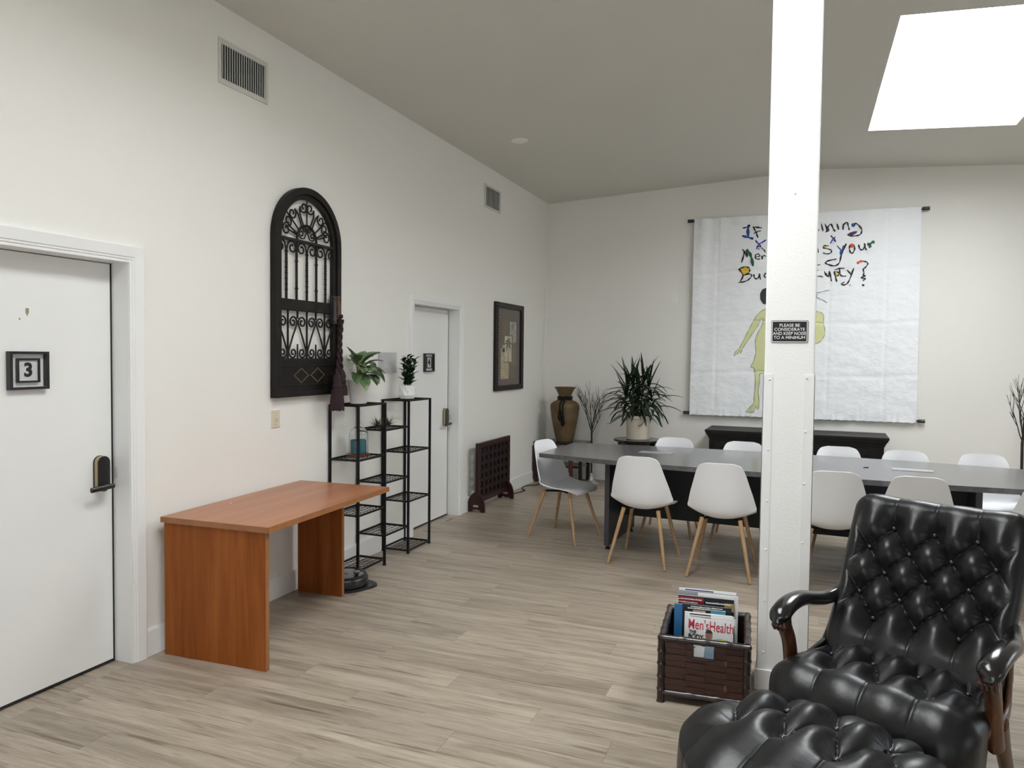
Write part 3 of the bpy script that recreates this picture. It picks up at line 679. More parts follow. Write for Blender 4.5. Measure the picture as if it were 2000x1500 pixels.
STROKES=[
('black',12,[(-0.585,3.147),(-0.558,3.095),(-0.53,3.022)]),
('black',14,[(-0.594,3.152),(-0.537,3.144),(-0.49,3.135)]),
('black',11,[(-0.583,3.074),(-0.536,3.094),(-0.502,3.103)]),
('blue',26,[(-0.634,3.181),(-0.648,3.118),(-0.639,3.034)]),
('black',12,[(-0.707,3.147),(-0.664,3.155),(-0.625,3.182)]),
('blue',20,[(-0.714,3.056),(-0.648,3.035),(-0.582,3.011)]),
('navy',12,[(-0.56,2.996),(-0.516,2.953),(-0.437,2.995)]),
('navy',14,[(-0.516,2.953),(-0.532,2.922),(-0.549,2.89)]),
('navy',14,[(-0.516,2.953),(-0.493,2.907)]),
('navy',12,[(-0.541,2.918),(-0.498,2.916)]),
('black',7,[(-0.534,2.897),(-0.519,2.888),(-0.504,2.894)]),
('black',9,[(-0.489,2.903),(-0.462,2.879),(-0.44,2.845)]),
('black',14,[(-0.706,2.893),(-0.683,2.865),(-0.694,2.802),(-0.711,2.734)]),
('black',13,[(-0.683,2.872),(-0.661,2.828),(-0.646,2.805),(-0.658,2.873)]),
('green',26,[(-0.658,2.891),(-0.622,2.845),(-0.597,2.78),(-0.579,2.69)]),
('black',10,[(-0.556,2.801),(-0.508,2.806),(-0.52,2.831),(-0.548,2.828),(-0.557,2.801),(-0.542,2.776),(-0.501,2.772)]),
('black',13,[(-0.485,2.812),(-0.475,2.767)]),
('black',10,[(-0.479,2.792),(-0.456,2.811),(-0.436,2.799)]),
('black',13,[(-0.741,2.665),(-0.692,2.587),(-0.724,2.505)]),
('black',11,[(-0.749,2.659),(-0.684,2.683),(-0.631,2.676),(-0.616,2.642),(-0.638,2.607),(-0.692,2.583)]),
('black',11,[(-0.692,2.583),(-0.621,2.601),(-0.592,2.58),(-0.619,2.54),(-0.671,2.511),(-0.743,2.504)]),
('black',12,[(-0.568,2.597),(-0.561,2.556),(-0.531,2.54),(-0.509,2.568),(-0.504,2.596),(-0.492,2.53)]),
('black',12,[(-0.429,2.605),(-0.447,2.589),(-0.449,2.567),(-0.435,2.55)]),
('black',13,[(0.114,3.097),(0.129,3.086),(0.119,3.066)]),
('black',12,[(0.158,3.156),(0.178,3.068)]),
('black',11,[(0.149,3.169),(0.158,3.169)]),
('black',10,[(0.205,3.136),(0.219,3.061)]),
('black',13,[(0.218,3.092),(0.257,3.144),(0.287,3.088),(0.308,3.057)]),
('black',13,[(0.323,3.146),(0.344,3.075)]),
('black',11,[(0.307,3.16),(0.315,3.16)]),
('black',13,[(0.388,3.07),(0.389,3.144)]),
('black',12,[(0.39,3.126),(0.426,3.155),(0.441,3.115),(0.454,3.065)]),
('black',12,[(0.502,3.136),(0.538,3.127),(0.579,3.069),(0.574,3.018),(0.541,2.999),(0.478,2.999),(0.436,3.013)]),
('black',8,[(0.261,3.015),(0.29,2.983),(0.311,2.996)]),
('navy',15,[(0.29,2.988),(0.259,2.922)]),
('navy',13,[(0.29,2.988),(0.316,2.937)]),
('navy',11,[(0.274,2.954),(0.307,2.952)]),
('black',9,[(0.285,2.929),(0.294,2.929)]),
('black',12,[(0.12,2.895),(0.133,2.822)]),
('black',10,[(0.243,2.896),(0.199,2.902),(0.184,2.879),(0.24,2.863),(0.275,2.844),(0.262,2.814),(0.225,2.807),(0.184,2.82)]),
('black',11,[(0.328,2.899),(0.378,2.838)]),
('black',13,[(0.426,2.916),(0.379,2.788),(0.359,2.701),(0.314,2.668),(0.245,2.683),(0.213,2.705),(0.244,2.727),(0.328,2.743)]),
('blue',26,[(0.409,2.891),(0.382,2.831),(0.37,2.788)]),
('black',12,[(0.464,2.897),(0.459,2.854),(0.475,2.81),(0.498,2.809),(0.515,2.852),(0.508,2.891)]),
('black',12,[(0.553,2.898),(0.567,2.85),(0.593,2.836),(0.612,2.861),(0.614,2.908)]),
('black',12,[(0.614,2.908),(0.623,2.864),(0.634,2.83)]),
('green',24,[(0.649,2.911),(0.662,2.884),(0.677,2.858)]),
('green',22,[(0.666,2.888),(0.696,2.92),(0.712,2.902)]),
('black',9,[(0.118,2.679),(0.157,2.686)]),
('black',8,[(0.12,2.62),(0.14,2.623)]),
('black',9,[(0.113,2.553),(0.15,2.553),(0.195,2.543)]),
('black',12,[(0.204,2.61),(0.22,2.558)]),
('black',12,[(0.213,2.592),(0.248,2.545),(0.259,2.608),(0.271,2.547),(0.282,2.492)]),
('black',12,[(0.307,2.605),(0.323,2.545),(0.339,2.483)]),
('black',10,[(0.302,2.603),(0.352,2.592),(0.355,2.562),(0.319,2.543)]),
('black',11,[(0.363,2.64),(0.368,2.587),(0.385,2.552),(0.435,2.546)]),
('black',10,[(0.315,2.62),(0.359,2.636),(0.414,2.637)]),
('black',12,[(0.441,2.618),(0.482,2.567)]),
('black',12,[(0.511,2.635),(0.474,2.515),(0.444,2.459),(0.404,2.447),(0.392,2.46),(0.419,2.481)]),
('red',20,[(0.551,2.677),(0.558,2.701),(0.596,2.709)]),
('black',11,[(0.596,2.71),(0.639,2.698),(0.653,2.674),(0.629,2.636),(0.608,2.619),(0.617,2.571),(0.606,2.55),(0.633,2.541),(0.589,2.522),(0.633,2.509),(0.608,2.489)]),
('black',4,[(0.12,2.357),(0.193,2.376),(0.266,2.39)]),
('black',4,[(0.125,2.31),(0.187,2.282),(0.245,2.244)]),
('olive',5,[(-0.374,2.199),(-0.447,2.177),(-0.519,2.114),(-0.564,2.036),(-0.605,1.949),(-0.644,1.871),(-0.707,1.733),(-0.762,1.67),(-0.774,1.628),(-0.759,1.635),(-0.741,1.662),(-0.729,1.651),(-0.706,1.69),(-0.697,1.655),(-0.685,1.684),(-0.678,1.718),(-0.606,1.832),(-0.534,1.949),(-0.495,2.016),(-0.481,2.061),(-0.459,2.074),(-0.457,2.007),(-0.505,1.91),(-0.531,1.832),(-0.535,1.754),(-0.524,1.676),(-0.544,1.578),(-0.579,1.49),(-0.542,1.477),(-0.523,1.305),(-0.534,1.148),(-0.538,1.06),(-0.606,0.985),(-0.609,0.953),(-0.534,0.96),(-0.509,1.027),(-0.494,0.993),(-0.479,1.001),(-0.475,1.072),(-0.487,1.208),(-0.474,1.345),(-0.468,1.419),(-0.355,1.406),(-0.311,1.484),(-0.306,1.794),(-0.33,2.064),(-0.374,2.199)]),
('olive',5,[(0.059,2.137),(0.103,2.148),(0.173,2.139),(0.209,2.097),(0.206,2.022),(0.227,1.928),(0.215,1.852),(0.173,1.795),(0.103,1.772),(0.05,1.785),(0.011,1.909),(0.017,2.061),(0.059,2.137)]),
]
FILLS=[
('yellow',[(-0.723,2.661),(-0.684,2.676),(-0.635,2.67),(-0.623,2.64),(-0.646,2.613),(-0.691,2.594)]),
('purple',[(0.19,3.159),(0.213,3.131),(0.247,3.086),(0.239,3.06),(0.203,3.051),(0.21,3.083)]),
('blue',[(0.47,3.122),(0.482,3.141),(0.502,3.14),(0.516,3.12),(0.505,3.099),(0.483,3.1)]),
('purple',[(0.431,3.016),(0.461,3.038),(0.508,3.051),(0.54,3.048),(0.524,3.024),(0.485,3.004),(0.454,3.002)]),
('yellow',[(0.188,2.872),(0.192,2.896),(0.215,2.899),(0.223,2.886),(0.203,2.869)]),
('red',[(0.457,2.872),(0.464,2.906),(0.488,2.914),(0.508,2.9),(0.509,2.878),(0.497,2.87),(0.477,2.864)]),
('yellow',[(0.314,2.576),(0.351,2.59),(0.353,2.563),(0.323,2.545)]),
('black',[(0.597,2.438),(0.604,2.449),(0.619,2.449),(0.627,2.437),(0.619,2.426),(0.605,2.426)]),
('black',[(0.467,2.442),(0.476,2.448),(0.486,2.441),(0.476,2.434)]),
('navy',[(0.112,2.436),(0.119,2.436),(0.133,2.315),(0.107,2.315)]),
('pale',[(-0.374,2.199),(-0.447,2.177),(-0.519,2.114),(-0.564,2.036),(-0.605,1.949),(-0.644,1.871),(-0.707,1.733),(-0.762,1.67),(-0.774,1.628),(-0.759,1.635),(-0.741,1.662),(-0.729,1.651),(-0.706,1.69),(-0.697,1.655),(-0.685,1.684),(-0.678,1.718),(-0.606,1.832),(-0.534,1.949),(-0.495,2.016),(-0.481,2.061),(-0.459,2.074),(-0.457,2.007),(-0.505,1.91),(-0.531,1.832),(-0.535,1.754),(-0.524,1.676),(-0.544,1.578),(-0.579,1.49),(-0.542,1.477),(-0.523,1.305),(-0.534,1.148),(-0.538,1.06),(-0.606,0.985),(-0.609,0.953),(-0.534,0.96),(-0.509,1.027),(-0.494,0.993),(-0.479,1.001),(-0.475,1.072),(-0.487,1.208),(-0.474,1.345),(-0.468,1.419),(-0.355,1.406),(-0.311,1.484),(-0.306,1.794),(-0.33,2.064)]),
('pale',[(0.059,2.137),(0.103,2.148),(0.173,2.139),(0.209,2.097),(0.206,2.022),(0.227,1.928),(0.215,1.852),(0.173,1.795),(0.103,1.772),(0.05,1.785),(0.011,1.909),(0.017,2.061)]),
('charcoal',[(-0.43,2.432),(-0.47,2.413),(-0.493,2.365),(-0.49,2.297),(-0.457,2.243),(-0.402,2.234),(-0.358,2.295),(-0.369,2.401)]),
('navy',[(0.097,2.367),(0.12,2.363),(0.128,2.315),(0.121,2.264),(0.1,2.259)]),
]
def ribbon(mb, pts, wd, off):
    P = [Vector((p[0], p[1], 0)) for p in pts]
    if len(P) > 2: P = smooth_path(P, 6)
    Q = [P[0]]
    for p in P[1:]:
        L = (p-Q[-1]).length; n = max(1, int(L/.02)); q0 = Q[-1]
        for i in range(1, n+1): Q.append(q0.lerp(p, i/n))
    b = len(mb.v); k = len(Q)
    for i, p in enumerate(Q):
        t = (Q[min(i+1, k-1)]-Q[max(i-1, 0)]); t = t.normalized() if t.length > 1e-9 else Vector((1,0,0))
        w_ = wd*(.75+.25*math.sin(i*.9+wd*999)); 
        if i in (0, k-1): w_ *= .6
        nrm = Vector((-t.y, t.x, 0))*w_*.5
        for q in (p+nrm, p-nrm): mb.v.append(Vector((q.x, fab(q.x, q.y)-off, q.y)))
    for i in range(k-1): mb.f.append((b+2*i, b+2*i+1, b+2*i+3, b+2*i+2))
def fill(pts, off):
    me = bpy.data.meshes.new('tmp'); tri = tessellate_polygon([[Vector((x, z, 0)) for x, z in pts]])
    me.from_pydata([(x, 0, z) for x, z in pts], [], [tuple(t) for t in tri])
    bm = bmesh.new(); bm.from_mesh(me)
    for _ in range(5):
        es = [e for e in bm.edges if e.calc_length() > .03]
        if not es: break
        bmesh.ops.subdivide_edges(bm, edges=es, cuts=1); bmesh.ops.triangulate(bm, faces=bm.faces)
    bm.verts.index_update()
    vs = [Vector((v.co.x, fab(v.co.x, v.co.z)-off, v.co.z)) for v in bm.verts]; fs = [tuple(v.index for v in f.verts) for f in bm.faces]
    bm.free(); bpy.data.meshes.remove(me); return vs, fs
groups = {}
for c, wd, pts in STROKES: ribbon(groups.setdefault(c, MB()), pts, wd*.00150, .0045 if c == 'olive' else .0055 if c != 'black' else .0065)
for c, pts in FILLS:
    vs, fs = fill(pts, .003 if c in ('pale', 'charcoal') else .0048); groups.setdefault(c, MB()).add(vs, fs)
for c, g_ in groups.items():
    nm = {'pale': 'painted_figure', 'olive': 'figure_outline', 'charcoal': 'painted_hair'}.get(c, 'painted_lettering')
    o = shift(g_).build(nm, INK[c], bn, label=None if nm != 'painted_lettering' else c+' brush lettering')
    if nm == 'painted_lettering': o['kind'] = 'stuff'
# ------------------------------------------------------------------ desk
dk = thing('wooden_desk', 'cherry veneer desk with panel ends standing against left wall', 'desk', (-3.12, 2.935, 0), math.radians(2.2))
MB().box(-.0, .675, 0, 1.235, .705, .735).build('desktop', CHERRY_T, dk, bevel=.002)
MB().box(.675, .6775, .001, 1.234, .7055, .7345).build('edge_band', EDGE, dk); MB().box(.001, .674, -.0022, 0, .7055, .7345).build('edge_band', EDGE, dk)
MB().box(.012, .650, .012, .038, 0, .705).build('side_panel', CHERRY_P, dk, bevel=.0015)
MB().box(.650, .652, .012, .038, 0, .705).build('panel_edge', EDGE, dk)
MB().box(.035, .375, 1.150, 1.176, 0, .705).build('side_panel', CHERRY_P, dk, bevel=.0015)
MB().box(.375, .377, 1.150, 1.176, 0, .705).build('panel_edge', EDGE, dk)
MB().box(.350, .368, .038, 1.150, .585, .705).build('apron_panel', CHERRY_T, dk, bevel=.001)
MB().lathe([(.006, 0), (.007, .0012), (.004, .002)], (.10, .42, .735), 10).build('white_speck', PAPER, dk, label='white speck stuck on the desktop')

# ------------------------------------------------------------------ wire plant stand
ws = thing('wire_plant_stand', 'black metal tiered wire plant stand along left wall beside the desk', 'plant stand', (-3.0365, 5.028, 0))
yy = [-.542, -.18, .18, .542]; xb, xf = -.055+.0, .125
xb, xf = -.1185, .1185
for y, zt in zip(yy, (1.235, 1.235, 1.235, 1.235)):
    for x in (xb, xf):
        p = MB().box(x-.008, x+.008, y-.008, y+.008, .006, zt).build('post', BLKMET, ws)
        MB().lathe([(.013, 0), (.014, .006), (.009, .012)], (x, y, 0), 12).build('foot', BLKMET, p)
for a, levels in ((0, (.055, .45, .845, 1.235)), (1, (.23, .63, 1.03)), (2, (.03, .425, .82, 1.235))):
    y0, y1 = yy[a], yy[a+1]
    for z in levels:
        s_ = MB()
        for p in ((xb, xf, y0-.006, y0+.006), (xb, xf, y1-.006, y1+.006), (xb-.006, xb+.006, y0, y1), (xf-.006, xf+.006, y0, y1)): s_.box(p[0], p[1], p[2], p[3], z-.012, z)
        sf = s_.build('shelf_frame', BLKMET, ws)
        g = MB()
        for i in range(1, 9): q = lerp(y0, y1, i/9); g.box(xb, xf, q-.0015, q+.0015, z-.006, z-.003)
        for i in range(1, 5): q = lerp(xb, xf, i/5); g.box(q-.0015, q+.0015, y0, y1, z-.009, z-.006)
        o = g.build('wire_grid', BLKMET, sf); o['kind'] = 'stuff'

def leaf(mb, base, d, L, W, droop, fold=.25, n=7, side=None, shape=None, twist=0, zmin=-9):
    d = Vector(d).normalized(); up = Vector((0,0,1)); p = Vector(base); b = len(mb.v)
    sd = d.cross(up); sd = sd.normalized() if sd.length > .05 else Vector((1,0,0))
    if side: sd = Vector(side).normalized()
    for i in range(n+1):
        t = i/n
        wv = W*(shape(t) if shape else math.sin(PI*(.06+.94*t)**.75)**.9)
        nn = sd.cross(d).normalized()
        s2 = (sd*math.cos(twist*t)+nn*math.sin(twist*t))
        mb.v += [p-s2*wv*.5+nn*wv*fold, p.copy(), p+s2*wv*.5+nn*wv*fold]
        d = (d+Vector((0,0,-1))*droop/n).normalized(); p = p+d*(L/n); p.z = max(p.z, zmin)
        sd = (sd-d*sd.dot(d)).normalized()
    for i in range(n):
        q = b+3*i; mb.f += [(q, q+1, q+4, q+3), (q+1, q+2, q+5, q+4)]
    return mb
# aglaonema in a tapered white pot
p1 = thing('potted_foliage_plant', 'broad silvery green leafed plant in tapered white pot atop wire stand', 'plant', (-3.036, 4.668, 1.236))
MB().lathe([(.058, 0), (.060, .003), (.080, .168), (.082, .172), (.076, .172), (.073, .150), (.002, .150)], n=40).build('pot', POTW, p1, smooth=True)
MB().lathe([(.001, .152), (.04, .156), (.074, .150)], n=20, cap=False).build('soil', SOIL, p1)
rnd = random.Random(4)
st = MB()
def stalk(mb, a, b, r=.004): mb.sweep(smooth_path([a, ((a[0]+b[0])/2*.8, (a[1]+b[1])/2*.8, (a[2]+b[2])/2+.02), b], 4), r, 6)
specs = [ # azimuth (0 = +x towards viewer side), elevation, reach, height, length, width, droop
 (-80,.20,.05,.27,.155,.062,1.5),(-110,.35,.05,.30,.16,.060,1.2),(-60,.1,.05,.22,.16,.066,1.9),(-95,-.1,.06,.20,.13,.055,1.0),(-40,-.2,.07,.20,.15,.072,2.0),
 (90,.25,.06,.28,.18,.062,1.3),(75,.1,.07,.26,.19,.062,1.7),(100,.5,.05,.30,.17,.064,.9),(60,-.1,.08,.24,.16,.074,1.7),(85,-.3,.10,.21,.15,.060,1.3),
 (20,1.0,.03,.29,.15,.070,.9),(-150,1.2,.03,.30,.13,.066,.6),(160,.7,.04,.28,.14,.064,1.1),(-15,.5,.05,.25,.14,.062,1.6),(40,.8,.04,.27,.15,.060,1.3),(10,.2,.06,.22,.12,.056,1.8),(120,.9,.03,.30,.14,.064,.8),(-70,.6,.04,.31,.15,.07,1.1),(70,.7,.05,.32,.16,.07,1.0),(0,.1,.07,.20,.12,.07,1.9),(-30,.3,.05,.26,.15,.07,1.5),(30,.3,.06,.25,.14,.07,1.6)]
for az, el, rc, ht, L, W, dr in specs:
    q = math.radians(az+32 if az < -72 and az > -130 else az); dx, dy = math.cos(q), math.sin(q)
    if dx < -.1: dx *= .45
    b = (dx*rc, dy*rc, ht); stalk(st, (dx*.012, dy*.012, .15), b)
    leaf(MB(), b, (dx, dy, el+.18), L*1.08, W*1.35, dr*.8, .16, 9).build('leaf', LEAFA, p1, smooth=True, angle=80)
st.build('stems', STEMR, p1, smooth=True)
# zz plant in faceted white pot
p2 = thing('potted_zz_plant', 'small upright dark green plant in faceted white pot on wire stand', 'plant', (-3.036, 5.39, 1.236))
pot = MB(); n = 16
for k, (r, z, o_) in enumerate(((.056, 0, 0), (.069, .030, .5), (.066, .085, 0), (.066, .110, 0), (.060, .110, 0), (.058, .09, 0))):
    for j in range(n):
        q = 2*PI*(j+o_)/n; rr = r*(1.05 if (k == 2 and j % 2) or (k == 1 and j % 2 == 0) else .97 if k in (1, 2) else 1); pot.v.append(Vector((rr*math.cos(q), rr*math.sin(q), z)))
for k in range(5):
    for j in range(n): j2 = (j+1) % n; pot.f += [(k*n+j, k*n+j2, (k+1)*n+j), (k*n+j2, (k+1)*n+j2, (k+1)*n+j)]
pot.f += [tuple(range(n-1, -1, -1)), tuple(5*n+j for j in range(n))]
pot.build('pot', POTW, p2)
MB().lathe([(.001, .096), (.058, .092)], n=20, cap=False).build('soil', SOIL, p2)
for (dx, dy, h, lean) in ((0, .0, .25, (.0, .01)), (.012, .02, .23, (.02, .055)), (-.01, -.015, .22, (.0, -.02)), (.015, -.01, .21, (.015, -.005)), (.0, .012, .24, (.005, .03))):
    top = Vector((dx+lean[0], dy+lean[1], .09+h)); bs = Vector((dx, dy, .09))
    MB().sweep([bs, bs.lerp(top, .5)+Vector((0, -.004, 0)), top], [.006, .005, .003], 6).build('stem', LEAFZ, p2, smooth=True)
    for i in range(14):
        t = .10+.9*i/13; c = bs.lerp(top, t); q = i*2.4+dx*80
        leaf(MB(), c, (math.cos(q), math.sin(q), .75), .078*(1.05-.3*t), .040, .25, .2, 5).build('leaf', LEAFZ, p2, smooth=True, angle=80)
# air plants
for (y, x, r, lab) in ((4.92, -3.03, .082, 'lower brown spiky air plant on middle wire shelf, nearest the candle'), (5.075, -3.03, .092, 'taller brown spiky air plant on middle wire shelf, right of the other')):
    a_ = MB(); rr = random.Random(int(y*100))
    for i in range(70):
        q = rr.uniform(0, 2*PI); el = rr.uniform(.02, 1.3)
        leaf(a_, (0, 0, .012), (math.cos(q)*math.cos(el), math.sin(q)*math.cos(el), math.sin(el)), r*rr.uniform(.8, 1.2), .008, .25, .2, 3, shape=lambda t: 1-t*.95)
    t = link('air_plant', a_.mesh('air_plant', AIRP), None, (x, y, 1.027), None, lab, 'plant', None, 'air plants on the wire stand')
# cloche with teal candle
cl_ = thing('candle_cloche', 'glass bell cloche over a candle on brown base on wire shelf', 'cloche', (-3.035, 4.668, .846))
MB().lathe([(.070, 0), (.074, .004), (.074, .014), (.064, .020), (.001, .020)], n=36).build('wooden_base', BRWOOD, cl_, smooth=True)
outer = [(.060, .0205), (.060, .12), (.058, .145), (.048, .168), (.03, .180), (.010, .186), (.006, .19), (.006, .197), (.012, .203), (.013, .212), (.006, .219), (.001, .22)]
inner = [(.001, .182), (.028, .177), (.046, .165), (.0558, .144), (.0578, .12), (.0578, .0205)]
MB().lathe(outer+inner+[(.060, .0205)], n=36, cap=False).build('glass_dome', GLASS, cl_, smooth=True)
cd = thing('teal_candle', 'teal blue pillar candle under the glass cloche', 'candle', (-3.035, 4.668, .8665))
MB().lathe([(.048, 0), (.050, .003), (.050, .052), (.050, .082), (.046, .084), (.044, .078), (.001, .077)], n=32).build('wax_body', TEAL, cd, smooth=True)
MB().lathe([(.0012, .077), (.001, .090)], n=6).build('wick', INK['black'], cd)
cl_.scale = (1.18,)*3; cd.scale = (1.16,)*3; cd.location.z = .8705

# robot vacuum on its flared base mat
rv = thing('robot_vacuum', 'round glossy black robot vacuum on floor between desk and wire stand', 'robot vacuum', (-2.905, 4.300, 0))
mt = [(.178*math.cos(q)*(1+.30*max(0, math.cos(q-.55))**8), .172*math.sin(q)*(1+.22*max(0, math.cos(q-.25))**8)) for q in [2*PI*i/48 for i in range(48)]]
MB().prism(mt, 0, .016, 'z').build('base_mat', BLKPL, rv, bevel=.004)
MB().lathe([(.150, .016), (.160, .024), (.162, .066), (.156, .076), (.150, .080), (.001, .081)], n=48).build('body_shell', BLKPL, rv, smooth=True)
MB().lathe([(.148, .0805), (.148, .088), (.138, .092), (.132, .0885)], n=48, cap=False).build('top_ring', BLKPL, rv, smooth=True)
MB().lathe([(.131, .0815), (.131, .087), (.10, .089), (.001, .0895)], n=48).build('glossy_cover', mat('gloss_black', (.012, .012, .013), .08, coat=.6), rv, smooth=True)
MB().lathe([(.022, .0895), (.022, .095), (.018, .097), (.001, .097)], (.06, .06, 0), 20).build('button', mat('grey_button', (.25, .25, .26), .3), rv, smooth=True)
MB().prism(rrect(.03, .012, .01), .0895, .092, 'z').build('button_bar', mat('grey_button_bar', (.12, .12, .13), .3), rv)

# ------------------------------------------------------------------ giant four-in-a-row game
gm = thing('four_in_a_row_game', 'large dark red wooden four-in-a-row game board standing on floor by left wall', 'game', (-3.068, 7.33, 0))
bw, z0, z1 = .44, .085, .70
brd = MB(); nc, nr = 7, 6; X0, X1 = -.012, .012
cw, chh = 2*(bw-.05)/nc, (z1-z0-.09)/nr
def plate_with_hole(mb, y0, y1, za, zb, r, n=16):
    cy, cz = (y0+y1)/2, (za+zb)/2; out = []; inn = []
    for i in range(n):
        q = 2*PI*i/n; c, s_ = math.cos(q), math.sin(q); k = 1/max(abs(c), abs(s_))
        out.append((cy+c*k*(y1-y0)/2, cz+s_*k*(zb-za)/2)); inn.append((cy+c*r, cz+s_*r))
    b = len(mb.v)
    for x in (X0, X1): mb.v += [Vector((x, y, z)) for y, z in out]+[Vector((x, y, z)) for y, z in inn]
    for i in range(n):
        j = (i+1) % n; mb.f += [(b+i, b+j, b+n+j, b+n+i), (b+2*n+i, b+3*n+i, b+3*n+j, b+2*n+j), (b+n+i, b+n+j, b+3*n+j, b+3*n+i)]
for i in range(nc):
    for j in range(nr): plate_with_hole(brd, -bw+.05+i*cw, -bw+.05+(i+1)*cw, z0+.05+j*chh, z0+.05+(j+1)*chh, .030)
brd.build('pierced_board', REDD, gm)
fr = MB(); fr.box(-.017, .017, -bw, -bw+.05, z0, z1).box(-.017, .017, bw-.05, bw, z0, z1).box(-.017, .017, -bw+.05, bw-.05, z0, z0+.05).box(-.017, .017, -bw+.05, bw-.05, z1-.04, z1)
for p in ((-bw, -bw+.05, z0, z1), (bw-.05, bw, z0, z1), (-bw+.05, bw-.05, z0, z0+.05), (-bw+.05, bw-.05, z1-.04, z1)): MB().box(-.017, .017, *p).build('frame_rail', REDW, gm, bevel=.002)
for y in (-.405, .40):
    half = [(.095*math.cos(q), .04+.16*math.sin(q)) for q in [PI*i/18 for i in range(19)]]
    poly = [(.095, 0)]+half+[(-.095, 0), (-.055, 0)]+[(-.055*math.cos(PI*i/10), .03*math.sin(PI*i/10)) for i in range(1, 10)]+[(.055, 0)]
    mb = MB(); b = MB()
    # foot outline as two lobes around a slot
    mb.prism([(.095, 0)]+half[:]+[(-.095, 0), (-.055, 0)]+[(-.055*math.cos(PI*i/10), .028*math.sin(PI*i/10)) for i in range(1, 10)]+[(.055, 0)], y-.055, y-.027, 'y')
    f = mb.build('arched_foot', REDW, gm, bevel=.002)
    mb = MB().prism([(.095, 0)]+half[:]+[(-.095, 0), (-.055, 0)]+[(-.055*math.cos(PI*i/10), .028*math.sin(PI*i/10)) for i in range(1, 10)]+[(.055, 0)], y+.027, y+.045, 'y')
    MB().box(-.028, .028, y-.0565, y-.0545, .052, .072).build('slot_inlay', mat('pale_slot', (.40, .33, .30), .6), f)
    MB().box(-.02, .02, y-.027, y+.01, .04, .17).build('foot_block', REDD, f)

# ------------------------------------------------------------------ conference table
tb = thing('conference_table', 'long grey laminate boat-shaped conference table with panel legs', 'table', (-.03, 6.285, 0), math.radians(-3.2))
def hw(t): return .62-.195*(abs(t)/2.03)**2.6
ts_ = [lerp(-2.03, 2.03, i/40) for i in range(41)]
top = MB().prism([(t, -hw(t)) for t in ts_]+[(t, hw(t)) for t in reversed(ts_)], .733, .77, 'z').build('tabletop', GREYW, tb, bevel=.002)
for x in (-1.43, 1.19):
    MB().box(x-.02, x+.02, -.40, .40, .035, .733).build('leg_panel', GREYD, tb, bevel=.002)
    for y in (-.36, .36): MB().lathe([(.020, 0), (.022, .012), (.012, .018), (.012, .036)], (x, y, 0), 14).build('floor_glide', BLKPL, tb, smooth=True)
MB().box(-1.41, 1.17, -.012, .012, .225, .733).build('modesty_panel', mat('black_laminate', (.010, .010, .011), .5, spec=.3), tb)  # grey laminate coloured near-black for the shade under the top
def grommet(x, y):
    g = MB().prism([(x-.14, y-.06), (x+.14, y-.06), (x+.14, y+.06), (x-.14, y+.06)], .7702, .7735, 'z').build('cable_box_plate', mat('brushed_plate', (.45, .45, .46), .35, .5), top)
grommet(-1.145, .09); grommet(.815, .045)
# little black clip left on the table
mk = thing('marker_cap', 'tiny dark clip lying on the grey table between the chairs', 'clip', (.47, 6.28, .7702), .3)
MB().box(-.018, .018, -.004, .004, 0, .005).build('clip_bar', BLKPL, mk, bevel=.001); MB().box(-.008, .008, -.012, -.004, 0, .003).build('clip_tab', BLKPL, mk)

# ------------------------------------------------------------------ moulded chairs
def chair_shell():
    P = [(.225,.418),(.215,.440),(.17,.452),(.08,.448),(0,.438),(-.08,.432),(-.14,.440),(-.180,.475),(-.200,.53),(-.212,.60),(-.222,.68),(-.232,.76),(-.239,.805),(-.243,.832),(-.245,.847)]
    Wd = [.165,.198,.216,.226,.232,.238,.242,.240,.232,.218,.196,.174,.158,.135,.085]
    K = [0,.002,.008,.022,.040,.062,.082,.092,.088,.072,.052,.034,.022,.012,.004]     # how far the edge curls up / forward
    prof = smooth_path([(a, b, 0) for a, b in P], 3); wd = smooth_path([(a, 0, 0) for a in Wd], 3); kk = smooth_path([(a, 0, 0) for a in K], 3)
    n = len(prof); M_ = 18; mb = MB()
    for i in range(n):
        p = prof[i]; t = (prof[min(i+1, n-1)]-prof[max(i-1, 0)]).normalized(); nr = Vector((t.y*1.0, -t.x, 0))  # normal (towards the sitter)
        if nr.y < 0 and i < n*.5: nr = -nr
        if i >= n*.5 and nr.x < 0: nr = -nr
        for j in range(M_+1):
            u = -1+2*j/M_; c = kk[i].x*abs(u)**2.1
            v = p+nr*c; endc = 0
            mb.v.append(Vector((wd[i].x*u, v.x, v.y)))
    for i in range(n-1):
        for j in range(M_): a_ = i*(M_+1)+j; mb.f.append((a_, a_+1, a_+M_+2, a_+M_+1))
    me = mb.mesh('seat_shell', WHITEP)
    bm = bmesh.new(); bm.from_mesh(me); bmesh.ops.recalc_face_normals(bm, faces=bm.faces); bmesh.ops.solidify(bm, geom=bm.faces[:], thickness=.009); bmesh.ops.recalc_face_normals(bm, faces=bm.faces); bm.to_mesh(me); bm.free()
    for p in me.polygons: p.use_smooth = True
    me.set_sharp_from_angle(angle=math.radians(60))
    return me
def make_chair(label):
    t = thing('dining_chair', label, 'chair', group='white moulded chairs around the conference table')
    link('seat_shell', chair_shell(), t)
    fr = MB()
    for sx in (-1, 1): fr.sweep([(sx*.05, 0, .420), (sx*.135, -.125, .418)], .010, 8).sweep([(sx*.05, 0, .420), (sx*.135, .125, .418)], .010, 8)
    fr.box(-.07, .07, -.05, .05, .412, .428)
    fr.build('underframe', BLKMET, t)
    for sx in (-1, 1):
        for sy in (-1, 1):
            MB().sweep([(sx*.135, sy*.125, .425), (sx*.222, sy*.24, .006)], [.0165, .0105], 12).build('leg', OAK, t, smooth=True)
    return t
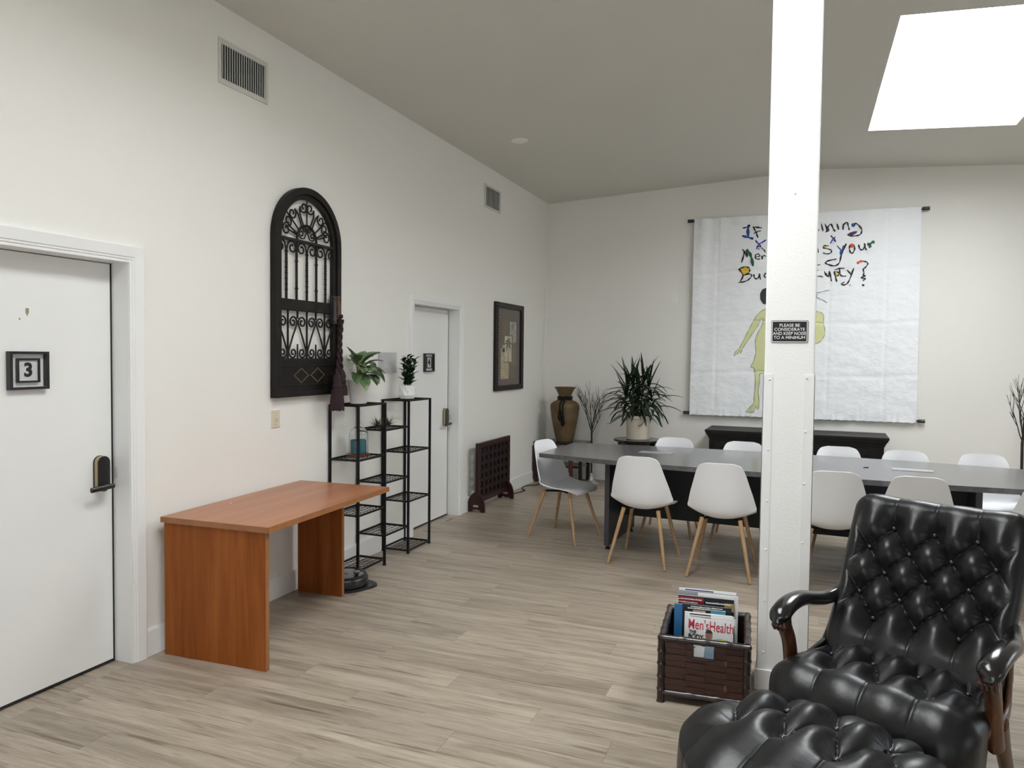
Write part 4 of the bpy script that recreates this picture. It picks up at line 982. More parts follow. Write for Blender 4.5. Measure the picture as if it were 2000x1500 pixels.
c0 = make_chair('white moulded chair with oak legs at the left end of the grey table')
c0.location = (-1.93, 6.25, 0); c0.rotation_euler.z = math.radians(-104)
N_ = 'white moulded chair, '
near = [(-1.13, 5.80, -4, 'white moulded chair seen from behind, leftmost on the near side of the table'),
        (-.525, 5.70, -2, 'white moulded chair seen from behind, between the first near chair and the column'),
        (.215, 5.655, 1, 'white moulded chair seen from behind, just right of the column'),
        (.725, 5.645, -1, 'white moulded chair seen from behind directly above the black armchair back'),
        (1.44, 5.60, 2, 'white moulded chair on the near side cut off by the right edge')]
far = [(-1.10, 6.80, 181, 'white moulded chair back across the table, below the strap-leaved plant'),
       (-.485, 6.745, 179, 'white moulded chair back across the table, just left of the column'),
       (.31, 6.735, 182, 'white moulded chair back across the table, in front of dark cabinet right of column'),
       (.80, 6.68, 178, 'white moulded chair back across the table at the right end of dark cabinet'),
       (1.37, 6.71, 180, 'white moulded chair back across the table, rightmost of the far side')]
for x, y, a, lab in near+far:
    c = copy_tree(c0); c.location = (x, y, 0); c.rotation_euler.z = math.radians(a); c['label'] = lab

# ------------------------------------------------------------------ back wall furniture
cb = thing('sideboard', 'low dark espresso cabinet against back wall under the banner', 'cabinet', (-.075, 9.03, 0), math.radians(-1.5))
W_, D_ = .905, .27
MB().box(-W_, W_, -D_, D_, .04, .675).build('carcass', ESPR, cb, bevel=.002)
MB().box(-W_-.045, W_+.045, -D_-.045, D_, .745, .775).build('cabinet_top', ESPR, cb, bevel=.004)
cn = MB()
for k, (o_, za, zb) in enumerate(((.010, .675, .70), (.022, .70, .722), (.036, .722, .745))): cn.box(-W_-o_, W_+o_, -D_-o_, D_, za, zb)
cn.build('cornice', ESPR, cb, bevel=.004)
MB().box(-W_-.015, W_+.015, -D_-.015, D_, 0, .07).build('plinth', ESPR, cb, bevel=.004)
for i in range(4):
    x0 = -W_+.06+i*(2*W_-.12)/4; x1 = x0+(2*W_-.12)/4-.02
    d = MB()
    for p in ((x0, x0+.06, .11, .64), (x1-.06, x1, .11, .64), (x0+.06, x1-.06, .11, .17), (x0+.06, x1-.06, .58, .64)): d.box(p[0], p[1], -D_-.018, -D_, p[2], p[3])
    dd = d.build('door', ESPR, cb, bevel=.002)
    MB().box(x0+.06, x1-.06, -D_-.006, -D_, .17, .58).build('door_glass', mat('smoked_glass', (.02, .02, .022), .08, coat=.5), dd)
    MB().ball((x1-.03 if i % 2 == 0 else x0+.03, -D_-.03, .40), .012, 7).build('knob', BLKMET, dd, smooth=True)
# low black stand in the corner, vase on it
ls = thing('low_corner_stand', 'low black open stand with lower shelf in far left corner', 'stand', (-2.84, 9.06, 0))
MB().box(-.32, .32, -.20, .20, .485, .515).build('stand_top', DKWOOD, ls, bevel=.003)
MB().box(-.30, .30, -.18, .18, .20, .222).build('lower_shelf', DKWOOD, ls, bevel=.002)
for sx in (-1, 1):
    for sy in (-1, 1): MB().box(sx*.295-.022, sx*.295+.022, sy*.175-.022, sy*.175+.022, 0, .485).build('leg', DKWOOD, ls, bevel=.002)
MB().box(.14, .195, -.19, -.17, .05, .485).build('red_upright', mat('red_brown_slat', (.075, .014, .008), .5), ls, label='red brown upright slat')
MB().box(-.32, -.275, -.235, -.205, .04, .47).build('red_upright', REDW, ls)
vs = thing('tall_vase', 'tall brown clay vase with black tassel cord in far left corner', 'vase', (-2.815, 9.06, .517))
prof = [(.095, 0), (.105, .005), (.125, .08), (.150, .20), (.172, .32), (.184, .40), (.186, .44), (.176, .475), (.14, .505), (.092, .525), (.077, .545), (.077, .57), (.090, .61), (.112, .65), (.125, .675)]
sp = smooth_path([(a, 0, b) for a, b in prof], 4)
MB().lathe([(p.x, p.z) for p in sp]+[(.118, .676), (.10, .655), (.07, .58)], n=48).build('vase_body', CLAY, vs, smooth=True)
MB().lathe([(.118, .668), (.132, .672), (.136, .682), (.128, .690), (.112, .688), (.106, .672)], n=48, cap=False).build('rim', CLAYR, vs, smooth=True)
cr = MB()
for z in (.535, .550, .562): cr.sweep([(.087*math.cos(2*PI*i/32), .087*math.sin(2*PI*i/32), z+.004*math.sin(i)) for i in range(32)], .011, 6, closed=True)
cr.build('cord_wrap', CORDK, vs, smooth=True)
for dx, zb in ((-.005, .29), (.035, .22)):
    yv = lambda z: -(.20 if z < .48 else .16 if z < .51 else .115)
    MB().sweep(smooth_path([(dx*.5, -.10, .555), (dx, -.13, .52), (dx, -.195, .46), (dx, -.195, zb+.10)], 4), .011, 6).build('hanging_cord', CORDK, vs, smooth=True)
    MB().lathe([(.012, zb+.11), (.024, zb+.09), (.019, zb+.075), (.029, zb+.03), (.022, zb), (.004, zb-.02)], (dx, -.194, 0), 12).build('tassel', CORDK, vs, smooth=True)
# twig trees
def twig_tree(label, loc, seed, k=1.0, rot=0):
    t = thing('twig_tree', label, 'decoration', loc, rot, 'bare twig trees by the back wall'); rr = random.Random(seed)
    MB().lathe([(.10*k, 0), (.105*k, .006), (.085*k, .02), (.035*k, .05), (.022*k, .10), (.018*k, .14)], n=12).build('foil_base', FOIL, t)
    MB().sweep([(0,0,.03), (.004,0,.3*k), (-.003,.004,.62*k), (0, 0, .74*k)], [.014*k, .013*k, .012*k, .010*k], 8).build('trunk', TWIG, t, smooth=True)
    tw = MB()
    def grow(p, d, L, r, lev):
        pts = [p]; 
        for i in range(4):
            d = (d+Vector((rr.uniform(-.12, .12), rr.uniform(-.12, .12), rr.uniform(-.02, .08)))).normalized(); pts.append(pts[-1]+d*L/4)
        tw.sweep(pts, [lerp(r, r*.55, i/4) for i in range(5)], 5)
        if lev == 0: return
        for i in range(3 if lev > 1 else 3):
            q = pts[rr.choice((2, 3, 3, 4))]; a = rr.uniform(0, 2*PI)
            grow(q, (d+Vector((math.cos(a), math.sin(a)*.6, .35))*.52).normalized(), L*rr.uniform(.5, .75), r*.6, lev-1)
    for i in range(9):
        a = i*2.4; z = (.62+.012*i)*k
        grow(Vector((0, 0, z)), Vector((math.cos(a)*.40, math.sin(a)*.28, .86)), rr.uniform(.23, .34)*k, .0052*k, 2)
    o = tw.build('twigs', TWIG, t); o['kind'] = 'stuff'
    return t
twig_tree('bare dark twig tree on silver base between vase and side table', (-2.44, 9.0, 0), 11, 1.02)
twig_tree('bare dark twig tree at right edge by the back wall', (2.10, 8.9, 0), 5, 1.22, 1.0)
# round side table with crock plant
st_ = thing('round_side_table', 'round dark side table by the back wall holding the crock plant', 'side table', (-1.835, 8.86, 0))
MB().lathe([(.001, .588), (.27, .588), (.285, .594), (.285, .606), (.278, .612), (.001, .612)], n=48, cap=False).build('table_top', DKWOOD, st_, smooth=True)
MB().lathe([(.235, .545), (.24, .588)], n=48).build('apron', DKWOOD, st_, smooth=True)
for i in range(3):
    q = PI/2+2*PI*i/3; MB().sweep(smooth_path([(.20*math.cos(q), .20*math.sin(q), .56), (.17*math.cos(q), .17*math.sin(q), .3), (.24*math.cos(q), .24*math.sin(q), .008)], 5), .015, 8).build('leg', DKWOOD, st_, smooth=True)
pk = thing('crock_plant', 'bushy dark strap-leaved plant in cream stoneware crock by the back wall', 'plant', (-1.83, 8.86, .6125))
MB().lathe([(.130, 0), (.136, .004), (.138, .02), (.140, .22), (.140, .245), (.146, .250), (.147, .278), (.142, .285), (.132, .283), (.130, .25), (.001, .245)], n=48).build('crock', CROCK, pk, smooth=True)
MB().lathe([(.001, .252), (.131, .247)], n=24, cap=False).build('soil', SOIL, pk)
rr = random.Random(21); canes = [(-.09, .0, .33), (.08, .02, .34), (.0, -.04, .22), (-.11, .02, .20), (.11, -.02, .19), (.03, .03, .40), (-.04, -.02, .36), (.0, .0, .30)]
for i, (x, y, h) in enumerate(canes):
    MB().sweep([(x*.6, y*.6, .24), (x*.9, y*.9, .25+h*.5), (x*1.5, y*1.3, .25+h)], [.012, .011, .009], 7).build('cane', STEMR, pk, smooth=True)
    for j in range(17):
        q = j*2.399+i*.9+rr.uniform(-.3, .3); el = lerp(1.2, -.15, j/16)+rr.uniform(-.15, .2)
        c, s_ = math.cos(q), math.sin(q)
        L = rr.uniform(.28, .43); z = .25+h+.05-.013*j
        yk = .55 if s_ > 0 else .9
        leaf(MB(), (x*1.5, y*1.3, z), (c*math.cos(el), s_*math.cos(el)*yk, math.sin(el)), L, rr.uniform(.036, .054), rr.uniform(.7, 1.9) if el < .9 else .3, .22, 7, shape=lambda t: min(1, .35+2.2*t)*(1-t**3*.97), zmin=.17).build('leaf', LEAFD, pk, smooth=True, angle=80)
# cords in the far corner
tg = thing('corner_cord', 'white cord running down the far left room corner', 'cord', (-3.15, 9.15, 0))
MB().sweep(smooth_path([(.0, .05, 2.50), (.004, .03, 2.0), (.0, -.02, 1.5), (.01, .02, 1.05), (.03, .10, .80), (.02, .12, .60)], 8), .0045, 6).build('cord_run', CORDW, tg, smooth=True)
pc_ = thing('power_cord', 'black power cord on floor along left wall beyond the game board', 'cord', (-3.08, 8.2, 0))
MB().sweep(smooth_path([(-.06, -.35, .006), (.02, -.2, .006), (.05, .0, .006), (-.02, .1, .006), (-.05, .3, .006), (.06, .45, .006), (-.02, .7, .006), (-.03, .9, .006)], 6), .005, 6).build('cord_run', CORDK, pc_, smooth=True)
MB().box(-.03, .03, -.45, -.33, 0, .03).build('plug_block', BLKPL, pc_, bevel=.004)
# ------------------------------------------------------------------ tufted leather armchair and ottoman
AO = Vector((.392, 3.165, 0)); TH = .4345
def tuft(u, v, p, r, u0, vlo, vhi, ulim, H=.034, C=.006):
    """pillow height over a diamond lattice of buttons; pleats run on past the outer rows"""
    vv = min(max(v, vlo), vhi); a = (u-u0)/p+vv/(2*r); b = (u-u0)/p-vv/(2*r)
    sa, sb = math.sin(PI*a)**2, math.sin(PI*b)**2
    da, db = abs(a-round(a)), abs(b-round(b))
    h = H*(.50*((sa+sb)/2)**.6+.50*(sa*sb)**.33)
    cd = min(da, db)*p*.85
    cr = C*math.exp(-(cd/.0038)**2)
    # gathers radiating from the nearest button
    k1, k2 = round(a), round(b)
    bu, bv = u0+p*(k1+k2)/2, r*(k1-k2); du, dv = u-bu, vv-bv; rr_ = math.hypot(du, dv)
    cr += .0016*math.exp(-((rr_-.030)/.020)**2)*(.5+.5*math.cos(11*math.atan2(dv, du)+k1*2.1+k2))
    out = max(v-vhi, vlo-v, 0)
    if out > 0:
        f = sstep(out, 0, .10); h = lerp(h, H*.92, f*.80); cr *= 1-.35*f
    h -= cr
    e = sstep(abs(u-u0*0), ulim, ulim+.06)
    return lerp(h, H*.75, e)
def buttons(p, r, u0, rows, ulim):
    out = []
    for k, v in rows:
        off = u0+(p/2 if k % 2 else 0)
        for i in range(-6, 7):
            u = off+i*p
            if abs(u) <= ulim: out.append((u, v))
    return out
def grid_mesh(nu, nv, fn):
    mb = MB()
    for j in range(nv+1):
        for i in range(nu+1): mb.v.append(Vector(fn(-1+2*i/nu, j/nv)))
    for j in range(nv):
        for i in range(nu): a_ = j*(nu+1)+i; mb.f.append((a_, a_+1, a_+nu+2, a_+nu+1))
    return mb
def rim(nu, nv):
    return [i for i in range(nu+1)]+[j*(nu+1)+nu for j in range(1, nv+1)]+[nv*(nu+1)+i for i in range(nu-1, -1, -1)]+[j*(nu+1) for j in range(nv-1, 0, -1)]
ac = thing('tufted_armchair', 'black button-tufted leather armchair with carved wood arms at right foreground', 'armchair', tuple(AO), -TH)
# local frame: x to the sitter's right hand as seen from the front (picture right), y backwards (= -f)
pB, rB = .155, .098
def back_fn(i, t):
    Lv0, Lv1 = -.47, .238                               # along the reclined plane, 0 = second button row
    v = lerp(Lv0, Lv1, t); hwid = .325-.012*sstep(-v, 0, .4)
    R = .072
    ctop = max(0, v-(Lv1-R)); hwid -= R*(1-math.sqrt(max(0, 1-(ctop/R)**2)))
    u = i*hwid
    h = tuft(u, v, pB, rB, pB/2, -3*rB, rB, .245, .054, .003)
    de = min(hwid-abs(u)+.004, Lv1-v+.004); RR = .06
    if de < RR: h -= (RR-math.sqrt(max(0, RR*RR-(RR-de)**2)))*.95
    h += .018*(abs(u)/.32)**2+ .03*sstep(-v, .15, .40)
    y = .26-.547*(-v*.877)*-1*-1 if False else .26+.480*v
    z = .793+.877*v
    return (u, y-.877*h-.0, z+.48*h)
nu, nv = 150, 160
bk = grid_mesh(nu, nv, back_fn); rm = rim(nu, nv); b0 = len(bk.v)
for q in rm: p = bk.v[q]; bk.v.append(Vector((p.x*.985, p.y+.075, p.z-.012)))
k = len(rm)
for i in range(k): j = (i+1) % k; bk.f.append((rm[i], rm[j], b0+j, b0+i))
bk.f.append(tuple(b0+i for i in range(k)))
back = bk.build('backrest', LEATHER, ac, smooth=True, angle=60)
for u, v in buttons(pB, rB, pB/2, [(0, 0), (1, rB), (1, -rB), (0, -2*rB), (1, -3*rB)], .26):
    y, z = .26+.480*v, .793+.877*v; h = .008+.018*(abs(u)/.32)**2+.03*sstep(-v, .15, .40)
    MB().ball((u, y-.877*h, z+.48*h), .0095, 6, (1, .75, 1)).build('button', STUD, back, smooth=True)
# seat: top, rolled nose, front face
pS, rS = .16, .172
def seat_fn(i, t):
    L0, L1 = -.27, .64                                  # arc length from the back, 0 = button row f .095
    v = lerp(L0, L1, t); f = .095+v; R = .12
    fe = .360                                            # nose begins
    hwid = .305+.045*sstep(f, .05, .30)
    if f <= fe: py, pz, ny, nz = f, .415, 0, 1
    else:
        q = (f-fe)/R
        if q < PI/2: py, pz, ny, nz = fe+R*math.sin(q)*.6, .415-R*(1-math.cos(q)), math.sin(q), math.cos(q)
        else: py, pz, ny, nz = fe+R*.6-.03*(q-PI/2), .415-R-R*(q-PI/2), 1, 0
    ef = max(0, f-.30)
    u = i*(hwid-.05*sstep(f, .36, .75))
    h = tuft(u, v, pS, rS, pS/2, -rS, rS, .25, .056, .004)
    de = hwid-abs(i*hwid)+.004; RR = .075
    if de < RR: h -= (RR-math.sqrt(max(0, RR*RR-(RR-de)**2)))*.95
    h += .018*(1-(i*i))
    return (u, -(py+ny*h), pz+nz*h)
nu, nv = 150, 170
st2 = grid_mesh(nu, nv, seat_fn); rm = rim(nu, nv); b0 = len(st2.v)
for q in rm: p = st2.v[q]; st2.v.append(Vector((p.x*.97, min(max(p.y, -.47), .12), .25 if p.z > .27 else p.z)))
k = len(rm)
for i in range(k): j = (i+1) % k; st2.f.append((rm[i], rm[j], b0+j, b0+i))
seat = st2.build('seat_cushion', LEATHER, ac, smooth=True, angle=60)
for u, v in buttons(pS, rS, pS/2, [(1, -rS), (0, 0), (1, rS)], .27):
    MB().ball((u, -(.095+v), .420+.018*(1-(u/.35)**2)), .010, 6, (1, 1, .7)).build('button', STUD, seat, smooth=True)
MB().box(-.285, .285, -.38, .20, .22, .30).build('seat_rail', BRWOOD, ac, bevel=.01)
for sx in (-1, 1):
    A = lambda s_, f, z: (sx*s_, -f, z)
    arm = smooth_path([A(.350, .322, .578), A(.352, .318, .598), A(.354, .288, .618), A(.357, .22, .632), A(.357, .13, .632), A(.350, .04, .614), A(.338, -.04, .600), A(.322, -.11, .603), A(.310, -.16, .622)], 5)
    n = len(arm); rad = [(lerp(.020, .030, sstep(i/n, 0, .15)) if i < n*.6 else lerp(.030, .024, (i/n-.6)/.4), lerp(.030, .042, sstep(i/n, 0, .2)) if i < n*.45 else lerp(.042, .026, sstep(i/n, .45, 1))) for i in range(n)]
    am = MB().sweep(arm, rad, 14).build('arm_rail', DKWOOD, ac, smooth=True, angle=70)
    sc = MB()
    for kx in (-.022, -.008, .008, .022): sc.sweep([A(.351+kx*1.0, .322, .588), A(.351+kx, .322, .568), A(.351+kx, .308, .548)], [.008, .009, .007], 6)
    sc.build('carved_scroll', BRWOOD, am, smooth=True)
    post = smooth_path([A(.350, .285, .600), A(.350, .275, .555), A(.348, .245, .50), A(.348, .225, .43), A(.350, .215, .37), A(.350, .195, .32)], 4)
    n = len(post)
    MB().sweep(post, [(lerp(.030, .036, abs(i/n-.45)*1.6), .026) for i in range(n)], 12, up=(0, 1, 0)).build('arm_post', BRWOOD, ac, smooth=True)
    leg = smooth_path([A(.295, .37, .30), A(.305, .395, .21), A(.305, .390, .12), A(.300, .365, .05), A(.302, .38, .012), A(.304, .39, .004)], 4); n = len(leg)
    MB().sweep(leg, [lerp(.040, .018, sstep(i/n, 0, .7)) if i < n-5 else .026 for i in range(n)], 12).build('leg', BRWOOD, ac, smooth=True)
    leg = smooth_path([A(.338, .10, .36), A(.338, .05, .26), A(.335, -.05, .12), A(.335, -.13, .004)], 4); n = len(leg)
    MB().sweep(leg, [(lerp(.040, .024, i/n), lerp(.026, .018, i/n)) for i in range(n)], 12, up=(0, 1, 0)).build('leg', BRWOOD, ac, smooth=True)
    rail = smooth_path([A(.305, .37, .28), A(.330, .31, .375), A(.342, .22, .385), A(.342, .12, .36), A(.335, .0, .37), A(.322, -.08, .46), A(.314, -.13, .56), A(.308, -.16, .62)], 4); n = len(rail)
    MB().sweep(rail, [(.026, .012)]*n, 10, up=(0, 0, 1)).build('side_rail', BRWOOD, ac, smooth=True)
    pnl = MB(); a_ = sx*.300; b_ = sx*.318
    pnl.prism([(-.20, .36), (.05, .34), (.17, .42), (.165, .60), (.10, .54), (.0, .45), (-.20, .43)], min(a_, b_), max(a_, b_), 'x')
    pnl.build('side_panel', LEATHER2, ac, bevel=.006)
MB().box(-.29, .29, .10, .20, .23, .44).build('back_rail', LEATHER2, ac, bevel=.01)
# ottoman
OF = .872
OO = AO+Vector((-math.sin(TH), -math.cos(TH), 0))*OF
ot = thing('tufted_ottoman', 'black button-tufted domed leather ottoman at the bottom edge in front of armchair', 'ottoman', tuple(OO), -TH)
pO, rO = .162, .195
OWX, OWY = .330, .315
def ott_fn(i, t):
    j = -1+2*t
    G = 1.32
    x_, y_ = i*G, j*G
    m_ = max(abs(x_), abs(y_)); rho = m_
    if m_ < 1e-6: cx_, cy_ = 0, 0
    else:
        an = math.atan2(y_, x_); c_, s2_ = abs(math.cos(an)), abs(math.sin(an)); rad_ = 1/((c_**3+s2_**3)**(1/3))
        rr = min(rho, 1.0); cx_, cy_ = rad_*math.cos(an)*rr, rad_*math.sin(an)*rr
        if rho > 1: o_ = .05*math.sin(min(1, (rho-1)/.32)*PI); cx_ *= 1+o_*.5; cy_ *= 1+o_*.5
    u, vy = cx_*OWX, cy_*OWY
    u *= 1-.22*sstep(-vy, -.05, .33)
    zt = .445-.060*min(rho, 1)**2.6
    if rho > 1: zt -= .17*((rho-1)/.32)
    f = OF-vy
    v = -(vy)-( .705-OF)
    h = tuft(u, v, pO, rO, .035, -2*rO, rO, .30, .058, .004)
    edge = sstep(rho, .90, 1.2); h = lerp(h, .038, edge*.75)
    nz = 1 if rho < .7 else max(.15, 1-1.6*(rho-.7)); s_ = math.sqrt(max(0, 1-nz*nz)); d = math.hypot(cx_, cy_) or 1
    return (u+cx_/d*s_*h, vy+cy_/d*s_*h, zt+nz*h)
nu = nv = 190
om = grid_mesh(nu, nv, ott_fn); rm = rim(nu, nv); om.f.append(tuple(rm))
cush = om.build('cushion', LEATHER, ot, smooth=True, angle=70)
for u, v in buttons(pO, rO, .035, [(1, rO), (0, 0), (1, -rO), (0, -2*rO)], .29):
    vy = -(v)-(.705-OF)
    rho = max(abs(u)/OWX, abs(vy)/OWY)
    if rho > .93: continue
    MB().ball((u, vy, .445-.060*rho**2.6+.006), .011, 6, (1, 1, .6)).build('button', STUD, cush, smooth=True)
MB().box(-.31, .31, -.31, .31, .13, .19).build('base_frame', BRWOOD, ot, bevel=.012)
for sx in (-1, 1):
    for sy in (-1, 1):
        leg = smooth_path([(sx*.27, sy*.27, .16), (sx*.295, sy*.295, .10), (sx*.285, sy*.285, .04), (sx*.295, sy*.295, .004)], 4)
        MB().sweep(leg, [lerp(.036, .02, i/len(leg)) for i in range(len(leg))], 12).build('leg', BRWOOD, ot, smooth=True)

# ------------------------------------------------------------------ magazine basket
mg = thing('magazine_basket', 'dark woven bamboo magazine basket on floor beside the column', 'basket', (-.405, 3.655, 0), math.radians(4))
hx, hy, zt = .190, .215, .300
def bamboo(mb, a, b, r, nodes):
    a, b = Vector(a), Vector(b); pts = []; rad = []
    n = nodes*6
    for i in range(n+1):
        t = i/n; pts.append(a.lerp(b, t)); k = abs((t*nodes) % 1-.5)*2   # 1 at nodes
        rad.append(r*(.94+.20*max(0, (k-.75)/.25)))
    return mb.sweep(pts, rad, 12)
for sx in (-1, 1):
    for sy in (-1, 1): bamboo(MB(), (sx*hx, sy*hy, 0), (sx*hx, sy*hy, zt), .0185, 5).build('corner_post', BAMB, mg, smooth=True)
for sy in (-1, 1):
    bamboo(MB(), (-hx-.012, sy*hy, zt), (hx+.012, sy*hy, zt), .0165, 4).build('top_rail', BAMB, mg, smooth=True)
    bamboo(MB(), (-hx, sy*hy, .045), (hx, sy*hy, .045), .014, 3).build('bottom_rail', BAMB, mg, smooth=True)
for sx in (-1, 1):
    bamboo(MB(), (sx*hx, -hy, zt), (sx*hx, hy, zt), .0165, 4).build('top_rail', BAMB, mg, smooth=True)
    bamboo(MB(), (sx*hx, -hy, .045), (sx*hx, hy, .045), .014, 3).build('bottom_rail', BAMB, mg, smooth=True)
MB().box(-hx, hx, -hy, hy, .040, .050).build('bottom_board', BAMB, mg)
# woven strips: rows of flat strips, each split in lengths that pass in front of or behind the uprights
def weave(axis, c, half, sgn, hole):
    rows = 8; z0, z1 = .058, .286; dz = (z1-z0)/rows
    cuts = [-half, -half+.27*2*half, -half+.52*2*half, -half+.78*2*half, half]
    for r_ in range(rows):
        for k in range(4):
            a, b = cuts[k]+.0012, cuts[k+1]-.0012; za, zb = z0+r_*dz+.001, z0+(r_+1)*dz-.001
            if hole and za > .222:
                if k in (1,): b = -.046
                if k in (2,): a = .046
                if b <= a: continue
            d = .0025 if (k+r_) % 2 else -.0015
            mb = MB()
            if axis == 'y': mb.box(a, b, c+sgn*(d)-.0018, c+sgn*(d)+.0018, za, zb)
            else: mb.box(c+sgn*d-.0018, c+sgn*d+.0018, a, b, za, zb)
            mb.build('woven_strip', WEAVE, mg)
    if axis == 'y':
        for r_ in range(rows):
            for k in (1, 3):
                if (k+r_) % 2 or (hole and r_ > 5): continue
                MB().box(cuts[k]-.005, cuts[k]+.005, c+sgn*.0045-.001, c+sgn*.0045+.001, z0+r_*dz+.001, z0+(r_+1)*dz-.001).build('cross_strip', WEAVEL if (r_ % 3 and k == 3) else WEAVE, mg)
weave('y', -hy, hx-.015, -1, True); weave('y', hy, hx-.015, 1, False); weave('x', -hx, hy-.015, -1, False); weave('x', hx, hy-.015, 1, False)
for p in ((-hx+.004, hx-.004, -hy+.006, -hy+.009, .05, .222), (-hx+.004, -.046, -hy+.006, -hy+.009, .222, .29), (.046, hx-.004, -hy+.006, -hy+.009, .222, .29), (-hx+.004, hx-.004, hy-.009, hy-.006, .05, .29), (-hx+.006, -hx+.009, -hy+.004, hy-.004, .05, .29), (hx-.009, hx-.006, -hy+.004, hy-.004, .05, .29)):
    MB().box(*p).build('lining_board', BAMB, mg)  # dark boards added to stop light showing through the weave
hf = MB()
for p in ((-.052, -.044, .222, .275), (.044, .052, .222, .275), (-.052, .052, .216, .224)): hf.box(p[0], p[1], -hy-.007, -hy+.003, p[2], p[3])
hf.build('handle_surround', BAMB, mg, bevel=.001)
# magazines standing in the basket
RZ_ = math.radians(4); MC = Vector((-.405, 3.655, 0))
def wpos(x, y, z): c, s_ = math.cos(RZ_), math.sin(RZ_); return (MC.x+x*c-y*s_, MC.y+x*s_+y*c, z)
PR = {k: mat('print_'+k, c, .35) for k, c in dict(red=(.50, .006, .022), maroon=(.20, .012, .018), black=(.010, .011, .013), blue=(.035, .16, .36), cyan=(.05, .38, .52), tan=(.42, .29, .11), grey=(.34, .36, .37), white=(.80, .80, .80), skin=(.36, .19, .12), dark=(.03, .02, .018), steel=(.28, .38, .47), yellow=(.62, .62, .08), glow=(.55, .42, .30), indigo=(.05, .03, .22)).items()}
def magazine(label, x0, x1, y, ztop, th, cover, tilt=-4, cat='magazine', name='magazine', roll=0, zb=.051):
    """upright magazine: front cover towards -y, local origin at the foot of its left corner"""
    t = thing(name, label, cat, wpos(x0, y, zb), 0, 'reading matter in the magazine basket'); t.rotation_euler = (math.radians(tilt), math.radians(roll), RZ_)
    W_, H_ = x1-x0, (ztop-zb)
    MB().box(0.001, W_-.001, .0006, th-.0006, .001, H_-.001).build('pages', PAPER, t)
    cv = MB().box(0, W_, 0, .0006, 0, H_).box(0, W_, th-.0006, th, 0, H_).box(-.0004, .0002, 0, th, 0, H_).build('cover', cover, t)
    return t, cv, W_, H_
def block(cv, nm, x0, x1, z0, z1, m, k=1): return MB().box(x0, x1, -.0003*k-.0002, -.0003*k+.0002, z0, z1).build(nm, m, cv)
def scribble(cv, x0, x1, z, n, h, m, seed=1):                # small print too small to read
    rr = random.Random(seed); mb = MB(); x = x0
    while x < x1:
        w_ = rr.uniform(.003, .009); mb.box(x, min(x1, x+w_), -.0012, -.0008, z, z+h*rr.uniform(.7, 1)); x += w_+rr.uniform(.001, .0025)
    o = mb.build('small_print', m, cv); o['kind'] = 'stuff'
# back to front
t, cv, W_, H_ = magazine('tall pale grey catalogue at the very back of the basket', -.145, .135, .150, .425, .010, PR['grey'], -3)
block(cv, 'white_band', 0, W_, H_-.012, H_, PR['white']); block(cv, 'indigo_band', .03, .17, H_-.009, H_-.003, PR['indigo'], 2)
t, cv, W_, H_ = magazine('white brochure right of the grey catalogue at the back of the basket', -.05, .145, .136, .412, .006, PR['white'], -3)
t, cv, W_, H_ = magazine('spiral bound manual with maroon and black cover near the back of the basket', -.145, .125, .110, .400, .012, PR['black'], -4, 'manual', 'spiral_manual')
block(cv, 'maroon_block', 0, .125, H_-.075, H_-.004, PR['maroon']); block(cv, 'tan_block', .125, .225, H_-.060, H_-.040, PR['tan']); block(cv, 'tan_block', .225, .27, H_-.060, H_-.020, PR['tan'])
for i in range(3): scribble(cv, .012, .115-.02*i, H_-.020-.016*i, 1, .006, PR['white'], i)
scribble(cv, .135, .255, H_-.030, 1, .009, PR['white'], 9)
sp_ = MB()
for i in range(24): sp_.sweep([(.003+.006*math.cos(q), -.001+.007*math.sin(q), .02+i*.0135) for q in [2*PI*k/10 for k in range(10)]], .0014, 5, closed=True)
sp_.build('spiral_binding', PAPER, cv, smooth=True)
t, cv, W_, H_ = magazine('plain blue folder standing at the left inside the basket', -.160, .06, .070, .366, .008, PR['blue'], -4, 'folder', 'blue_folder')
t, cv, W_, H_ = magazine('black covered magazine with cyan strip in the middle of the basket', -.118, .115, .040, .380, .008, PR['black'], -4)
block(cv, 'cyan_strip', .135, .205, H_-.040, H_-.024, PR['cyan']); block(cv, 'glow_patch', .05, .11, H_-.045, H_-.026, PR['glow']); block(cv, 'tan_streak', .06, .16, H_-.050, H_-.042, PR['tan'])
scribble(cv, .04, .19, H_-.012, 1, .006, PR['white'], 21); scribble(cv, .025, .205, H_-.021, 1, .006, PR['white'], 22)
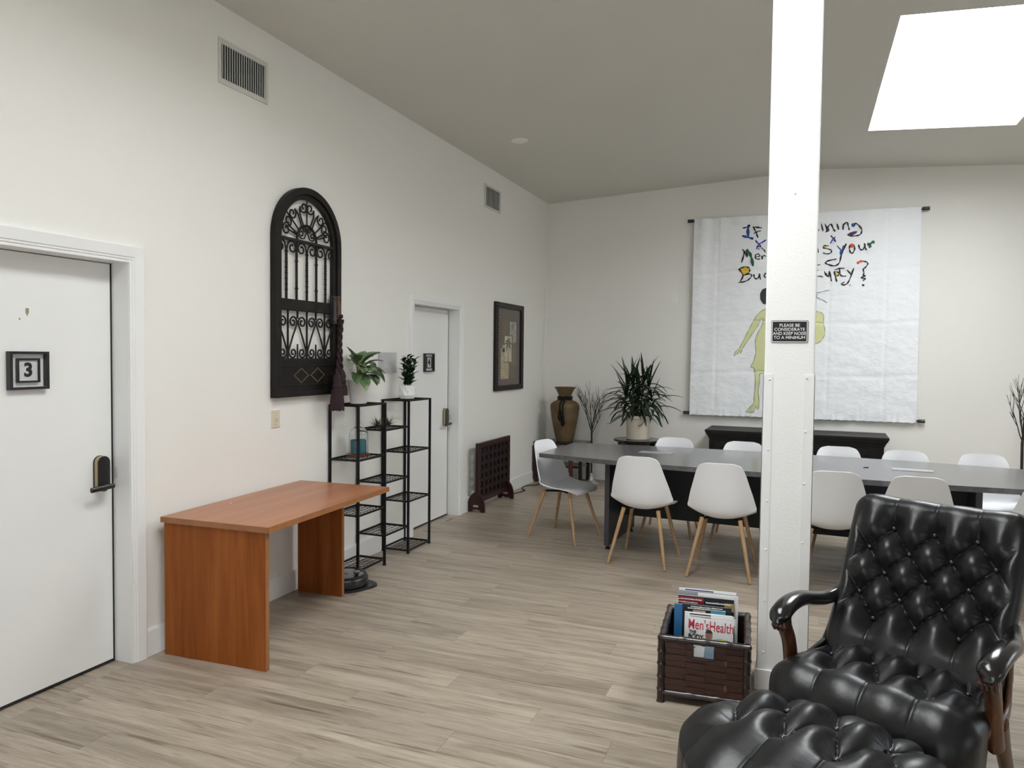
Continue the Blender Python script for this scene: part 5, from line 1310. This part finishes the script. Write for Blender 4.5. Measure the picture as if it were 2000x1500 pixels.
for i, (xa, xb_, y, zt_, lab) in enumerate(((-.105, .120, .008, .352, 'white magazine just behind the front group in the basket, its edge top lowest'), (-.100, .128, -.012, .356, 'white magazine second behind the front red-titled one in the basket'), (-.098, .135, -.030, .350, 'white magazine directly behind the front red-titled one, sticking out right'))):
    t, cv, W_, H_ = magazine(lab, xa, xb_, y, zt_, .006, PR['white'], -5)
    block(cv, 'dark_patch', W_-.06, W_-.004, .05, H_-.03, PR['black']); block(cv, 'dark_patch', .02, .12, H_-.010, H_-.004, PR['dark'])
t, cv, W_, H_ = magazine('white magazine with a big red title at the front of the basket', -.088, .122, -.085, .357, .006, PR['white'], -9, roll=1.2, zb=.058)
text('title_lettering', "Men'sHealth", .066, PR['red'], cv, (W_/2, -.0012, H_-.036), (PI/2, 0, 0), sx=.64, bold=.0003, depth=.0003)
text('headline_lettering', 'THE', .020, PR['black'], cv, (.022, -.0012, H_-.070), (PI/2, 0, 0), sx=.9, bold=.0008, depth=.0002)
text('headline_lettering', 'BODY', .030, PR['black'], cv, (.038, -.0012, H_-.092), (PI/2, 0, 0), sx=.85, bold=.001, depth=.0002)
face = MB(); face.prism([(.098+.016*math.cos(q), H_-.078+.024*math.sin(q)) for q in [2*PI*i/20 for i in range(20)]], -.0022, -.0018, 'y'); face.build('printed_face', PR['skin'], cv)
fh = MB(); fh.prism([(.0985+.0165*math.cos(q), H_-.068+.017*math.sin(q)) for q in [PI*i/12 for i in range(13)]], -.0025, -.0023, 'y')
for x in (.092, .104): fh.prism([(x-.003, H_-.078), (x+.003, H_-.078), (x+.003, H_-.0762), (x-.003, H_-.0762)], -.0026, -.0024, 'y')
fh.prism([(.093, H_-.0915), (.103, H_-.0915), (.103, H_-.0895), (.093, H_-.0895)], -.0026, -.0024, 'y'); fh.build('printed_hair', PR['dark'], cv)
MB().prism([(.07, .02), (.20, .02), (.16, H_-.085), (.118, H_-.092), (.085, H_-.105)], -.0017, -.0014, 'y').build('printed_shirt', PR['steel'], cv)
MB().prism([(.160+.020*math.cos(q), H_-.098+.011*math.sin(q)) for q in [2*PI*i/16 for i in range(16)]], -.0024, -.0020, 'y').build('yellow_burst', PR['yellow'], cv)
scribble(cv, .012, .07, .185, 1, .010, PR['red'], 31); scribble(cv, .012, .085, .170, 1, .010, PR['red'], 32); scribble(cv, .012, .04, .156, 1, .006, PR['black'], 33)
